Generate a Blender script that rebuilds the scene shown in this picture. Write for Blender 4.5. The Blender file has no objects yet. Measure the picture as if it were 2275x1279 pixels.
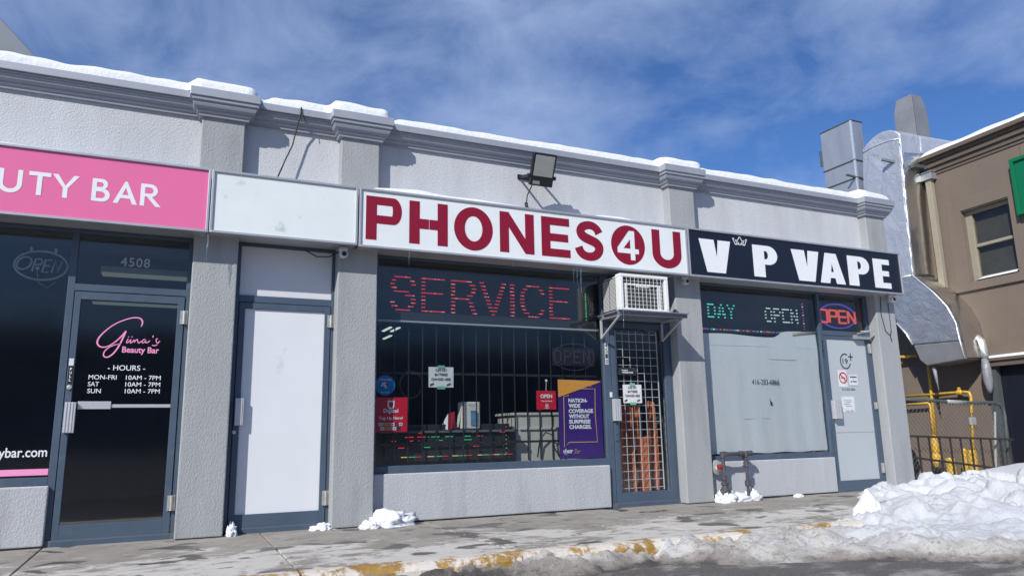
import bpy, bmesh, math, random
from mathutils import Vector, Matrix, noise
R = math.radians
random.seed(7)
scene = bpy.context.scene
COL = scene.collection

# ------------------------------------------------------------------ camera
cam_data = bpy.data.cameras.new('camera')
cam = bpy.data.objects.new('camera', cam_data)
COL.objects.link(cam)
cam_data.sensor_width = 36.0
cam_data.lens = 25.773
cam_data.clip_start = 0.05
cam_data.clip_end = 2000.0
yaw, pitch, roll = 0.4349414, 0.19603033, -0.01884725
fwd = Vector((math.sin(yaw)*math.cos(pitch), math.cos(yaw)*math.cos(pitch), math.sin(pitch)))
rt = Vector((math.cos(yaw), -math.sin(yaw), 0))
up = rt.cross(fwd)
r2 = rt*math.cos(roll)+up*math.sin(roll)
u2 = -rt*math.sin(roll)+up*math.cos(roll)
m = Matrix((r2, u2, -fwd)).transposed().to_4x4()
m.translation = Vector((0, -7.0, 0.82))
cam.matrix_world = m
scene.camera = cam

# ------------------------------------------------------------------ sun, sky, exposure
SUN = Vector((-1.3, -1.0, 1.23)).normalized()
sun_el = math.asin(SUN.z)
sun_az = math.atan2(SUN.x, SUN.y)
sd = bpy.data.lights.new('sun', 'SUN')
sd.energy = 4.6
sd.angle = R(0.53)
sd.color = (1.0, 0.965, 0.91)
so = bpy.data.objects.new('sun', sd)
COL.objects.link(so)
so.rotation_euler = SUN.to_track_quat('Z', 'Y').to_euler()
so.location = (-20, -20, 25)

world = bpy.data.worlds.new('World')
scene.world = world
world.use_nodes = True
nt = world.node_tree
nt.nodes.clear()
def wn(t, **k):
    n = nt.nodes.new(t)
    for a, b in k.items(): setattr(n, a, b)
    return n
out = wn('ShaderNodeOutputWorld')
bg = wn('ShaderNodeBackground')
bg.inputs['Strength'].default_value = 0.085
sky = wn('ShaderNodeTexSky')
sky.sky_type = 'NISHITA'
sky.sun_disc = False
sky.sun_elevation = sun_el
sky.sun_rotation = sun_az % (2*math.pi)
sky.altitude = 100
sky.air_density = 1.0
sky.dust_density = 0.6
sky.ozone_density = 5.0
tc = wn('ShaderNodeTexCoord')
mp = wn('ShaderNodeMapping')
mp.inputs['Location'].default_value = (1.7, 4.2, 0.35)
mp.inputs['Scale'].default_value = (1.0, 1.0, 1.5)
nt.links.new(tc.outputs['Generated'], mp.inputs[0])
def cloud(scale, detail, rough, dist):
    q = wn('ShaderNodeTexNoise')
    q.inputs['Scale'].default_value = scale; q.inputs['Detail'].default_value = detail
    q.inputs['Roughness'].default_value = rough; q.inputs['Distortion'].default_value = dist
    nt.links.new(mp.outputs[0], q.inputs['Vector'])
    return q
c1 = cloud(2.2, 3, 0.5, 0.2); c2 = cloud(6.5, 7, 0.58, 0.35)
cn = wn('ShaderNodeMixRGB'); cn.inputs[0].default_value = 0.52
nt.links.new(c1.outputs['Fac'], cn.inputs[1]); nt.links.new(c2.outputs['Fac'], cn.inputs[2])
cr = wn('ShaderNodeValToRGB')
cr.color_ramp.elements[0].position = 0.41; cr.color_ramp.elements[0].color = (0, 0, 0, 1)
cr.color_ramp.elements[1].position = 0.63; cr.color_ramp.elements[1].color = (1, 1, 1, 1)
nt.links.new(cn.outputs[0], cr.inputs[0])
cf = wn('ShaderNodeMath', operation='MULTIPLY'); cf.inputs[1].default_value = 0.70
nt.links.new(cr.outputs[0], cf.inputs[0])
mixc = wn('ShaderNodeMixRGB')
mixc.inputs[2].default_value = (4.3, 5.5, 8.4, 1)
tint = wn('ShaderNodeMixRGB', blend_type='MULTIPLY'); tint.inputs[0].default_value = 1.0
tint.inputs[2].default_value = (0.70, 0.95, 1.30, 1)
nt.links.new(sky.outputs[0], tint.inputs[1])
nt.links.new(cf.outputs[0], mixc.inputs[0]); nt.links.new(tint.outputs[0], mixc.inputs[1])
nt.links.new(mixc.outputs[0], bg.inputs['Color']); nt.links.new(bg.outputs[0], out.inputs['Surface'])

scene.view_settings.view_transform = 'Standard'
scene.view_settings.look = 'None'
scene.view_settings.exposure = 0.14
scene.view_settings.gamma = 1.0
scene.view_settings.use_curve_mapping = False
scene.render.engine = 'CYCLES'
scene.cycles.max_bounces = 8
scene.cycles.transparent_max_bounces = 16

# ------------------------------------------------------------------ materials
def srgb(r, g, b):
    f = lambda c: (c/255/12.92) if c/255 <= 0.04045 else ((c/255+0.055)/1.055)**2.4
    return (f(r), f(g), f(b))

def mat(name, col, rough=0.6, metal=0.0, var=0.0, vscale=3.0, bump=0.0, bscale=40.0, bdist=0.01, bdistort=0.0,
        stain=None, stain_scale=1.2, stain_lo=0.55, stain_hi=0.75, vstretch=(1, 1, 1), emit=None, estr=0.0, spec=0.5, bstretch=(1, 1, 1), bump2=None):
    M = bpy.data.materials.new(name)
    M.use_nodes = True
    n = M.node_tree.nodes; l = M.node_tree.links
    p = n['Principled BSDF']
    p.inputs['Roughness'].default_value = rough
    p.inputs['Metallic'].default_value = metal
    p.inputs['Specular IOR Level'].default_value = spec
    p.inputs['Base Color'].default_value = (*col, 1)
    geo = n.new('ShaderNodeNewGeometry')
    if emit:
        p.inputs['Emission Color'].default_value = (*emit, 1)
        p.inputs['Emission Strength'].default_value = estr
    cur = None
    if var > 0:
        mpn = n.new('ShaderNodeMapping'); mpn.inputs['Scale'].default_value = vstretch
        l.new(geo.outputs['Position'], mpn.inputs[0])
        t = n.new('ShaderNodeTexNoise'); t.inputs['Scale'].default_value = vscale; t.inputs['Detail'].default_value = 6
        t.inputs['Roughness'].default_value = 0.65
        l.new(mpn.outputs[0], t.inputs['Vector'])
        rp = n.new('ShaderNodeMapRange')
        rp.inputs[1].default_value = 0.25; rp.inputs[2].default_value = 0.75
        rp.inputs[3].default_value = 1-var; rp.inputs[4].default_value = 1+var*0.6
        l.new(t.outputs['Fac'], rp.inputs[0])
        mu = n.new('ShaderNodeMixRGB'); mu.blend_type = 'MULTIPLY'; mu.inputs[0].default_value = 1
        mu.inputs[1].default_value = (*col, 1)
        l.new(rp.outputs[0], mu.inputs[2])
        cur = mu.outputs[0]
    if stain:
        t = n.new('ShaderNodeTexNoise'); t.inputs['Scale'].default_value = stain_scale; t.inputs['Detail'].default_value = 7
        t.inputs['Roughness'].default_value = 0.6
        mpn = n.new('ShaderNodeMapping'); mpn.inputs['Scale'].default_value = vstretch; mpn.inputs['Location'].default_value = (13.1, 4.2, 7.7)
        l.new(geo.outputs['Position'], mpn.inputs[0]); l.new(mpn.outputs[0], t.inputs['Vector'])
        rp = n.new('ShaderNodeMapRange'); rp.interpolation_type = 'SMOOTHSTEP'
        rp.inputs[1].default_value = stain_lo; rp.inputs[2].default_value = stain_hi
        l.new(t.outputs['Fac'], rp.inputs[0])
        mu = n.new('ShaderNodeMixRGB'); mu.inputs[1].default_value = (*col, 1); mu.inputs[2].default_value = (*stain, 1)
        l.new(rp.outputs[0], mu.inputs[0])
        if cur: l.new(cur, mu.inputs[1])
        cur = mu.outputs[0]
    if cur: l.new(cur, p.inputs['Base Color'])
    if bump > 0:
        mpn = n.new('ShaderNodeMapping'); mpn.inputs['Scale'].default_value = bstretch
        l.new(geo.outputs['Position'], mpn.inputs[0])
        t = n.new('ShaderNodeTexNoise'); t.inputs['Scale'].default_value = bscale; t.inputs['Detail'].default_value = 4
        t.inputs['Distortion'].default_value = bdistort; t.inputs['Roughness'].default_value = 0.6
        l.new(mpn.outputs[0], t.inputs['Vector'])
        b = n.new('ShaderNodeBump'); b.inputs['Strength'].default_value = bump; b.inputs['Distance'].default_value = bdist
        l.new(t.outputs['Fac'], b.inputs['Height'])
        if bump2:
            t2 = n.new('ShaderNodeTexNoise'); t2.inputs['Scale'].default_value = bump2[0]; t2.inputs['Detail'].default_value = 5
            l.new(geo.outputs['Position'], t2.inputs['Vector'])
            b2 = n.new('ShaderNodeBump'); b2.inputs['Strength'].default_value = bump2[1]; b2.inputs['Distance'].default_value = bump2[2]
            l.new(t2.outputs['Fac'], b2.inputs['Height']); l.new(b.outputs[0], b2.inputs['Normal'])
            l.new(b2.outputs[0], p.inputs['Normal'])
        else:
            l.new(b.outputs[0], p.inputs['Normal'])
    return M

def glass_mat(name, tint, rough=0.0, f0=0.045, boost=1.0):
    M = bpy.data.materials.new(name); M.use_nodes = True
    n = M.node_tree.nodes; l = M.node_tree.links
    n.remove(n['Principled BSDF'])
    o = n['Material Output']
    tr = n.new('ShaderNodeBsdfTransparent'); tr.inputs[0].default_value = (*tint, 1)
    gl = n.new('ShaderNodeBsdfGlossy'); gl.inputs['Roughness'].default_value = rough; gl.inputs[0].default_value = (1, 1, 1, 1)
    # Schlick reflectance of a thin sheet, the same from both sides
    lw = n.new('ShaderNodeLayerWeight'); lw.inputs['Blend'].default_value = 0.5
    pw = n.new('ShaderNodeMath'); pw.operation = 'POWER'; pw.inputs[1].default_value = 5.0
    l.new(lw.outputs['Facing'], pw.inputs[0])
    mu = n.new('ShaderNodeMath'); mu.operation = 'MULTIPLY_ADD'; mu.inputs[1].default_value = (1-f0)*boost; mu.inputs[2].default_value = f0*boost; mu.use_clamp = True
    l.new(pw.outputs[0], mu.inputs[0])
    # slightly wavy panes
    geo = n.new('ShaderNodeNewGeometry')
    t = n.new('ShaderNodeTexNoise'); t.inputs['Scale'].default_value = 1.3
    l.new(geo.outputs['Position'], t.inputs['Vector'])
    b = n.new('ShaderNodeBump'); b.inputs['Strength'].default_value = 0.06; b.inputs['Distance'].default_value = 0.02
    l.new(t.outputs['Fac'], b.inputs['Height']); l.new(b.outputs[0], gl.inputs['Normal'])
    mx = n.new('ShaderNodeMixShader')
    l.new(mu.outputs[0], mx.inputs[0]); l.new(tr.outputs[0], mx.inputs[1]); l.new(gl.outputs[0], mx.inputs[2])
    l.new(mx.outputs[0], o.inputs['Surface'])
    return M

M = {}
M['stucco'] = mat('light_stucco', (0.52, 0.535, 0.555), 0.9, var=0.10, vscale=1.6, bump=0.7, bscale=58, bdist=0.010, bdistort=0.8, stain=(0.43, 0.44, 0.455), stain_scale=0.9, stain_lo=0.5, stain_hi=0.8, vstretch=(2.2, 2.2, 0.45), bump2=(75, 0.6, 0.006))
M['pillar'] = mat('grey_stucco', (0.335, 0.348, 0.355), 0.9, var=0.10, vscale=2.5, bump=0.7, bscale=58, bdist=0.010, bdistort=0.7, bstretch=(1.3, 1.3, 0.6), stain=(0.255, 0.265, 0.27), stain_scale=1.3, stain_lo=0.5, vstretch=(2.2, 2.2, 0.45), bump2=(75, 0.6, 0.006))
M['knee'] = mat('knee_wall_stucco', (0.43, 0.445, 0.465), 0.9, var=0.10, vscale=2.2, bump=0.8, bscale=60, bdist=0.008, bdistort=0.6, bstretch=(1.2, 1.2, 0.7), stain=(0.34, 0.345, 0.345), stain_scale=1.5, stain_lo=0.55, stain_hi=0.8, vstretch=(2.2, 2.2, 0.45), bump2=(80, 0.5, 0.005))
M['trim'] = mat('cornice_paint', (0.27, 0.29, 0.335), 0.75, var=0.10, vscale=2.0, bump=0.35, bscale=60, bdist=0.004)
M['coping'] = mat('metal_coping', (0.40, 0.42, 0.45), 0.45, 0.35, var=0.10, vscale=3)
M['frame'] = mat('blue_grey_paint', (0.064, 0.093, 0.134), 0.42, var=0.14, vscale=4, stain=(0.085, 0.115, 0.155), stain_scale=6, bump=0.15, bscale=25, bdist=0.002)
M['white_panel'] = mat('white_panel', (0.66, 0.68, 0.71), 0.45, var=0.04, vscale=2.5, stain=(0.50, 0.51, 0.53), stain_scale=2.6, stain_lo=0.63, stain_hi=0.76)
M['grey_panel'] = mat('papered_door_panel', (0.42, 0.45, 0.475), 0.5, var=0.05, vscale=2)
M['transom_panel'] = mat('transom_panel', (0.62, 0.63, 0.66), 0.5, var=0.05, vscale=2)
M['alu'] = mat('aluminium_trim', (0.50, 0.51, 0.53), 0.42, 0.55, var=0.12, vscale=5)
M['pull'] = mat('aluminium_pull', (0.62, 0.63, 0.64), 0.38, 0.5, var=0.18, vscale=30, vstretch=(6, 6, 0.6))
M['steel'] = mat('hinge_steel', (0.55, 0.54, 0.50), 0.4, 0.6, var=0.3, vscale=30)
M['pink'] = mat('pink_sign_face', srgb(222, 110, 156), 0.35, var=0.03, vscale=2)
M['signwhite'] = mat('white_sign_face', (0.72, 0.755, 0.75), 0.35, var=0.05, vscale=2.5)
M['blankwhite'] = mat('blank_sign_face', (0.70, 0.745, 0.735), 0.4, var=0.06, vscale=2, stain=(0.50, 0.54, 0.54), stain_scale=6.0, stain_lo=0.60, stain_hi=0.72)
M['signblack'] = mat('black_sign_face', (0.008, 0.011, 0.020), 0.3, var=0.2, vscale=3)
M['red'] = mat('dark_red_vinyl', srgb(132, 10, 40), 0.4, var=0.05, vscale=8)
M['white'] = mat('white_vinyl', (0.76, 0.77, 0.78), 0.45, var=0.03, vscale=8)
M['greyvinyl'] = mat('grey_vinyl', (0.35, 0.37, 0.38), 0.5, var=0.05)
M['pinkvinyl'] = mat('pink_vinyl', srgb(238, 150, 195), 0.45, var=0.05, vscale=8)
M['black'] = mat('black_plastic', (0.012, 0.013, 0.016), 0.45, var=0.2, vscale=10)
M['ink'] = mat('black_ink', (0.02, 0.022, 0.025), 0.6, var=0.1)
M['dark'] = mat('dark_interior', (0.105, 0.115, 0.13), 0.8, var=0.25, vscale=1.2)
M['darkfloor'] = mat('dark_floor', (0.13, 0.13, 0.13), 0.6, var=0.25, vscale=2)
M['glass'] = glass_mat('shop_glass', (0.78, 0.81, 0.82), rough=0.09, boost=1.5)
M['oldglass'] = glass_mat('window_glass', (0.60, 0.60, 0.57), rough=0.1, boost=0.8)
M['snow'] = mat('snow', (0.69, 0.71, 0.735), 0.7, var=0.04, vscale=4, bump=0.5, bscale=18, bdist=0.02, bump2=(90, 0.35, 0.006), spec=0.3)
M['ice'] = glass_mat('ice', (0.86, 0.90, 0.92), 0.15, boost=4.0)
M['milkice'] = mat('milky_ice', (0.24, 0.24, 0.26), 0.3, var=0.25, vscale=12, bump=0.5, bscale=30, bdist=0.02)
M['brown'] = mat('brown_stucco', srgb(117, 104, 92), 0.9, var=0.12, vscale=1.2, bump=0.5, bscale=45, bdist=0.006, stain=srgb(104, 91, 80), stain_scale=0.8, stain_lo=0.5, stain_hi=0.8, vstretch=(1, 1, 0.5))
M['browntrim'] = mat('brown_trim', srgb(98, 86, 76), 0.8, var=0.12, vscale=2)
M['cream'] = mat('cream_window_frame', srgb(150, 142, 124), 0.6, var=0.1, vscale=6)
M['green'] = mat('green_sign', srgb(0, 104, 66), 0.4, var=0.06, vscale=2)
M['foil'] = mat('crumpled_foil_wrap', (0.60, 0.61, 0.64), 0.46, 0.6, var=0.14, vscale=2.0, bump=0.45, bscale=3, bdist=0.09, bdistort=0.8, bump2=(13, 0.28, 0.02))
M['sheet'] = mat('bright_sheet_metal', (0.62, 0.60, 0.57), 0.24, 0.95, var=0.1, vscale=2, bump=0.5, bscale=2.2, bdist=0.05)
M['foildark'] = mat('dull_foil_wrap', (0.50, 0.51, 0.53), 0.42, 0.75, var=0.2, vscale=2.5, bump=0.6, bscale=4, bdist=0.08, bdistort=0.6, bump2=(7, 0.06, 0.02))
M['galv'] = mat('galvanised_sheet', (0.52, 0.53, 0.54), 0.45, 0.7, var=0.18, vscale=3, vstretch=(1, 1, 0.3), stain=(0.40, 0.40, 0.41), stain_scale=3)
M['galvdark'] = mat('weathered_sheet', (0.33, 0.33, 0.33), 0.55, 0.6, var=0.18, vscale=2.5)
M['tape'] = mat('foil_tape', (0.85, 0.86, 0.88), 0.3, 0.6, bump=0.6, bscale=30, bdist=0.02)
M['navy'] = mat('dark_navy_door', (0.006, 0.008, 0.018), 0.5, var=0.2)
M['blind'] = mat('grey_blind', (0.13, 0.125, 0.115), 0.8, var=0.3, vscale=2.5)
M['seam'] = mat('dark_seam', (0.09, 0.09, 0.10), 0.6, var=0.2)
M['yellow'] = mat('yellow_gas_paint', srgb(205, 163, 58), 0.5, var=0.2, vscale=6, stain=srgb(120, 82, 30), stain_scale=7, stain_lo=0.6, stain_hi=0.75)
M['bollard'] = mat('bollard_paint', srgb(205, 165, 55), 0.55, var=0.2, vscale=6, stain=srgb(130, 105, 60), stain_scale=5)
M['rust'] = mat('dark_rusty_iron', (0.035, 0.026, 0.026), 0.75, var=0.4, vscale=20)
M['wire'] = mat('chain_link_wire', (0.10, 0.10, 0.10), 0.5, 0.4, var=0.2)
M['postgrey'] = mat('grey_post', (0.12, 0.14, 0.14), 0.5, 0.4, var=0.25, vscale=5)
M['pipe'] = mat('grey_painted_pipe', (0.065, 0.062, 0.072), 0.6, var=0.35, vscale=18, stain=(0.13, 0.12, 0.13), stain_scale=14)
M['redcap'] = mat('red_valve', srgb(150, 50, 45), 0.5, var=0.2)
M['meter'] = mat('meter_grey', (0.40, 0.42, 0.40), 0.4, 0.3, var=0.15)
M['acwhite'] = mat('ac_white_enamel', (0.74, 0.75, 0.74), 0.4, var=0.05, vscale=5)
M['coil'] = mat('ac_coil', (0.06, 0.065, 0.06), 0.7, var=0.4, vscale=40)
M['shelfmetal'] = mat('zinc_shelf', (0.22, 0.25, 0.28), 0.5, 0.3, var=0.2, vscale=6)
M['armmetal'] = mat('grey_bracket', (0.45, 0.46, 0.46), 0.5, 0.3, var=0.15, vscale=6)
M['lens'] = mat('flood_lens', (0.42, 0.44, 0.40), 0.35, var=0.12, vscale=8)
M['camwhite'] = mat('camera_white', (0.60, 0.61, 0.62), 0.4, var=0.05)
M['cable'] = mat('black_cable', (0.01, 0.01, 0.012), 0.5, var=0.1)
M['paper'] = mat('paper', (0.62, 0.64, 0.64), 0.7, var=0.05, vscale=8, bump=0.3, bscale=14, bdist=0.01)
M['bigpaper'] = mat('frosted_paper', (0.64, 0.665, 0.675), 0.65, var=0.07, vscale=2.0, vstretch=(3, 1, 0.4), stain=(0.57, 0.595, 0.605), stain_scale=1.0, bump=0.25, bscale=5, bdist=0.02)
M['mint'] = mat('mint_tape', srgb(110, 175, 150), 0.5, var=0.05)
M['posterred'] = mat('red_poster', srgb(196, 24, 48), 0.4, var=0.04)
M['posterblue'] = mat('blue_sticker', srgb(0, 112, 176), 0.4, var=0.04)
M['purple'] = mat('purple_poster', srgb(62, 30, 120), 0.4, var=0.12, vscale=4, bump=0.4, bscale=6, bdist=0.02)
M['orange'] = mat('amber_poster', srgb(226, 158, 62), 0.45, var=0.12, vscale=12)
M['gold'] = mat('gold_line', srgb(205, 165, 120), 0.45, var=0.05)
M['cloth'] = mat('orange_cloth', srgb(200, 108, 62), 0.8, var=0.35, vscale=5, vstretch=(2, 2, 0.5))
M['counter'] = mat('white_counter', (0.50, 0.51, 0.47), 0.5, var=0.15, vscale=2)
M['cardboard'] = mat('phone_box_card', (0.66, 0.64, 0.56), 0.5, var=0.05)
M['screenblue'] = mat('printed_phone', srgb(90, 130, 165), 0.4, var=0.4, vscale=25)
M['bars'] = mat('dark_bars', (0.02, 0.022, 0.025), 0.5, var=0.2)
M['whitegrid'] = mat('white_wire_grid', (0.60, 0.60, 0.60), 0.45, var=0.1)
M['tube'] = mat('unlit_neon_tube', (0.33, 0.33, 0.32), 0.3, var=0.15)
M['dimdots'] = mat('unlit_led', (0.10, 0.07, 0.10), 0.4, var=0.5, vscale=30)
M['ledpanel'] = mat('led_panel', (0.020, 0.022, 0.026), 0.6, var=0.15, vscale=3)
def emis(name, c, s): return mat(name, (0.02, 0.02, 0.02), 0.5, emit=c, estr=s)
M['ledred'] = emis('led_red', (1.0, 0.05, 0.07), 0.70)
M['ledpinkish'] = emis('led_red_hot', (1.0, 0.25, 0.22), 0.9)
M['ledgreen'] = emis('led_green', (0.05, 0.75, 0.32), 0.6)
M['ledteal'] = emis('led_teal', (0.10, 0.85, 0.70), 0.85)
M['ledwhite'] = emis('led_white', (0.60, 0.85, 0.80), 0.8)
M['ledpurple'] = emis('led_purple', (0.35, 0.12, 0.85), 0.6)
M['ledyellow'] = emis('led_yellow', (0.85, 0.75, 0.30), 0.7)
M['neonred'] = emis('neon_red', (0.95, 0.13, 0.10), 0.75)
M['neonblue'] = emis('neon_blue', (0.16, 0.12, 0.75), 0.5)
M['fluor'] = emis('fluorescent_tube', (0.85, 0.95, 0.92), 0.8)
M['fluordim'] = emis('dim_diffuser', (0.60, 0.70, 0.58), 0.16)
M['rooftile'] = mat('grey_metal_roof', (0.21, 0.225, 0.25), 0.5, 0.3, var=0.12, vscale=2)
M['fleshbark'] = mat('bark', (0.06, 0.045, 0.035), 0.9, var=0.3)

# ground materials -------------------------------------------------
def nodes_of(name):
    X = bpy.data.materials.new(name); X.use_nodes = True
    return X, X.node_tree.nodes, X.node_tree.links
def noise_node(n, l, vec, scale, detail=6, rough=0.6, stretch=(1, 1, 1), loc=(0, 0, 0), dist=0.0):
    mpn = n.new('ShaderNodeMapping'); mpn.inputs['Scale'].default_value = stretch; mpn.inputs['Location'].default_value = loc
    l.new(vec, mpn.inputs[0])
    t = n.new('ShaderNodeTexNoise'); t.inputs['Scale'].default_value = scale; t.inputs['Detail'].default_value = detail
    t.inputs['Roughness'].default_value = rough; t.inputs['Distortion'].default_value = dist
    l.new(mpn.outputs[0], t.inputs['Vector'])
    return t.outputs['Fac']
def step(n, l, v, lo, hi, a=0.0, b=1.0):
    rp = n.new('ShaderNodeMapRange'); rp.interpolation_type = 'SMOOTHSTEP'
    rp.inputs[1].default_value = lo; rp.inputs[2].default_value = hi; rp.inputs[3].default_value = a; rp.inputs[4].default_value = b
    l.new(v, rp.inputs[0]); return rp.outputs[0]
def mixn(n, l, fac, a, b):
    mu = n.new('ShaderNodeMixRGB')
    if isinstance(fac, float): mu.inputs[0].default_value = fac
    else: l.new(fac, mu.inputs[0])
    for i, c in ((1, a), (2, b)):
        if isinstance(c, tuple): mu.inputs[i].default_value = (*c, 1)
        else: l.new(c, mu.inputs[i])
    return mu.outputs[0]
def math_n(n, l, op, a, b):
    q = n.new('ShaderNodeMath'); q.operation = op; q.use_clamp = (op != 'SUBTRACT' and op != 'ADD')
    for i, c in ((0, a), (1, b)):
        if isinstance(c, (int, float)): q.inputs[i].default_value = c
        else: l.new(c, q.inputs[i])
    return q.outputs[0]

def pavement_material():
    X, n, l = nodes_of('winter_concrete'); p = n['Principled BSDF']
    geo = n.new('ShaderNodeNewGeometry'); P = geo.outputs['Position']
    c = mixn(n, l, step(n, l, noise_node(n, l, P, 3.0, 8, 0.7), 0.3, 0.7), (0.205, 0.188, 0.162), (0.30, 0.278, 0.245))
    grain = noise_node(n, l, P, 120, 2, 0.5)
    c = mixn(n, l, step(n, l, grain, 0.55, 0.75, 0, 0.35), c, (0.50, 0.48, 0.44))
    # dried salt and trodden snow film, streaky along the walk, thinner by the wall
    sepp = n.new('ShaderNodeSeparateXYZ'); l.new(P, sepp.inputs[0])
    s = math_n(n, l, 'ADD', math_n(n, l, 'MULTIPLY', noise_node(n, l, P, 1.7, 9, 0.68, (0.75, 1.4, 1), (3, 1, 0), 0.6), 0.6), math_n(n, l, 'MULTIPLY', noise_node(n, l, P, 9.0, 9, 0.75, (0.7, 1.2, 1), (6, 1, 0), 0.8), 0.4))
    near = step(n, l, sepp.outputs['Y'], -1.6, -0.1, 0.045, -0.10)
    s2 = math_n(n, l, 'ADD', s, near)
    film = step(n, l, s2, 0.49, 0.56, 0, 0.88)
    c = mixn(n, l, film, c, (0.53, 0.505, 0.465))
    # footprints and wet patches
    w = noise_node(n, l, P, 2.7, 4, 0.45, (0.85, 1.0, 1), (9.3, 2.2, 0), 0.3)
    wet = step(n, l, w, 0.585, 0.62, 0, 0.93)
    c = mixn(n, l, wet, c, (0.075, 0.066, 0.060))
    w2 = noise_node(n, l, P, 6.5, 4, 0.5, (0.8, 1.1, 1), (1.3, 7.2, 0), 0.2)
    wet2 = step(n, l, w2, 0.64, 0.68, 0, 0.8)
    c = mixn(n, l, wet2, c, (0.11, 0.10, 0.092))
    cr = noise_node(n, l, P, 190, 2, 0.5)
    c = mixn(n, l, step(n, l, cr, 0.70, 0.76, 0, 0.8), c, (0.80, 0.80, 0.80))
    l.new(c, p.inputs['Base Color'])
    l.new(step(n, l, wet, 0.2, 0.8, 0.85, 0.35), p.inputs['Roughness'])
    b = n.new('ShaderNodeBump'); b.inputs['Strength'].default_value = 0.5; b.inputs['Distance'].default_value = 0.008
    l.new(noise_node(n, l, P, 70, 6, 0.7), b.inputs['Height']); l.new(b.outputs[0], p.inputs['Normal'])
    return X
def kerb_material():
    X, n, l = nodes_of('worn_yellow_kerb'); p = n['Principled BSDF']
    geo = n.new('ShaderNodeNewGeometry'); P = geo.outputs['Position']
    y = mixn(n, l, step(n, l, noise_node(n, l, P, 6, 7, 0.7), 0.35, 0.7), (0.38, 0.225, 0.040), (0.26, 0.15, 0.05))
    ice = step(n, l, noise_node(n, l, P, 3.6, 9, 0.72, (1, 1, 1), (4.0, 0, 2)), 0.46, 0.54, 0, 0.92)
    c = mixn(n, l, ice, y, (0.64, 0.60, 0.54))
    d = step(n, l, noise_node(n, l, P, 9, 8, 0.75, (1, 1, 1), (7, 5, 2)), 0.56, 0.68, 0, 0.8)
    c = mixn(n, l, d, c, (0.15, 0.115, 0.08))
    l.new(c, p.inputs['Base Color']); p.inputs['Roughness'].default_value = 0.65
    b = n.new('ShaderNodeBump'); b.inputs['Strength'].default_value = 0.7; b.inputs['Distance'].default_value = 0.02
    l.new(noise_node(n, l, P, 22, 8, 0.7), b.inputs['Height']); l.new(b.outputs[0], p.inputs['Normal'])
    return X
def asphalt_material():
    X, n, l = nodes_of('wet_winter_asphalt'); p = n['Principled BSDF']
    geo = n.new('ShaderNodeNewGeometry'); P = geo.outputs['Position']
    c = mixn(n, l, step(n, l, noise_node(n, l, P, 150, 3, 0.6), 0.35, 0.7), (0.055, 0.050, 0.046), (0.19, 0.175, 0.16))
    c = mixn(n, l, step(n, l, noise_node(n, l, P, 3.0, 9, 0.72, (0.8, 1.3, 1)), 0.47, 0.62, 0, 0.8), c, (0.36, 0.335, 0.31))
    c = mixn(n, l, step(n, l, noise_node(n, l, P, 5.0, 6, 0.7, (1, 1, 1), (2, 8, 1)), 0.66, 0.72, 0, 0.6), c, (0.30, 0.20, 0.05))
    l.new(c, p.inputs['Base Color']); p.inputs['Roughness'].default_value = 0.6
    b = n.new('ShaderNodeBump'); b.inputs['Strength'].default_value = 0.8; b.inputs['Distance'].default_value = 0.01
    l.new(noise_node(n, l, P, 110, 5, 0.7), b.inputs['Height']); l.new(b.outputs[0], p.inputs['Normal'])
    return X
def bank_material():
    # ploughed snow: white where fresh, dirty grey slush towards the lot (the dirt level is a mesh attribute)
    X, n, l = nodes_of('ploughed_snow'); p = n['Principled BSDF']
    geo = n.new('ShaderNodeNewGeometry'); P = geo.outputs['Position']
    at = n.new('ShaderNodeAttribute'); at.attribute_name = 'dirt'
    nz = noise_node(n, l, P, 7, 9, 0.7, (0.8, 1.2, 1))
    v = math_n(n, l, 'ADD', at.outputs['Fac'], math_n(n, l, 'SUBTRACT', nz, 0.5))
    c = mixn(n, l, step(n, l, v, 0.05, 0.5), (0.63, 0.645, 0.665), (0.54, 0.515, 0.475))
    c = mixn(n, l, step(n, l, v, 0.45, 0.85), c, (0.30, 0.265, 0.235))
    c = mixn(n, l, step(n, l, v, 0.85, 1.1), c, (0.085, 0.078, 0.072))
    sp = step(n, l, noise_node(n, l, P, 60, 3, 0.6), 0.66, 0.72)
    spk = math_n(n, l, 'MULTIPLY', sp, step(n, l, at.outputs['Fac'], -0.1, 0.4, 0.10, 0.75))
    c = mixn(n, l, spk, c, (0.16, 0.13, 0.11))
    g2 = step(n, l, noise_node(n, l, P, 24, 9, 0.78, (0.8, 1.1, 1), (3, 3, 3)), 0.52, 0.62)
    c = mixn(n, l, math_n(n, l, 'MULTIPLY', g2, step(n, l, at.outputs['Fac'], 0.05, 0.55, 0.0, 0.72)), c, (0.17, 0.15, 0.135))
    l.new(c, p.inputs['Base Color']); p.inputs['Roughness'].default_value = 0.65; p.inputs['Specular IOR Level'].default_value = 0.35
    b = n.new('ShaderNodeBump'); b.inputs['Strength'].default_value = 0.85; b.inputs['Distance'].default_value = 0.03
    l.new(noise_node(n, l, P, 34, 9, 0.78), b.inputs['Height']); l.new(b.outputs[0], p.inputs['Normal'])
    return X
M['pavement'] = pavement_material()
M['kerb'] = kerb_material()
M['asphalt'] = asphalt_material()
M['bank'] = bank_material()

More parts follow.
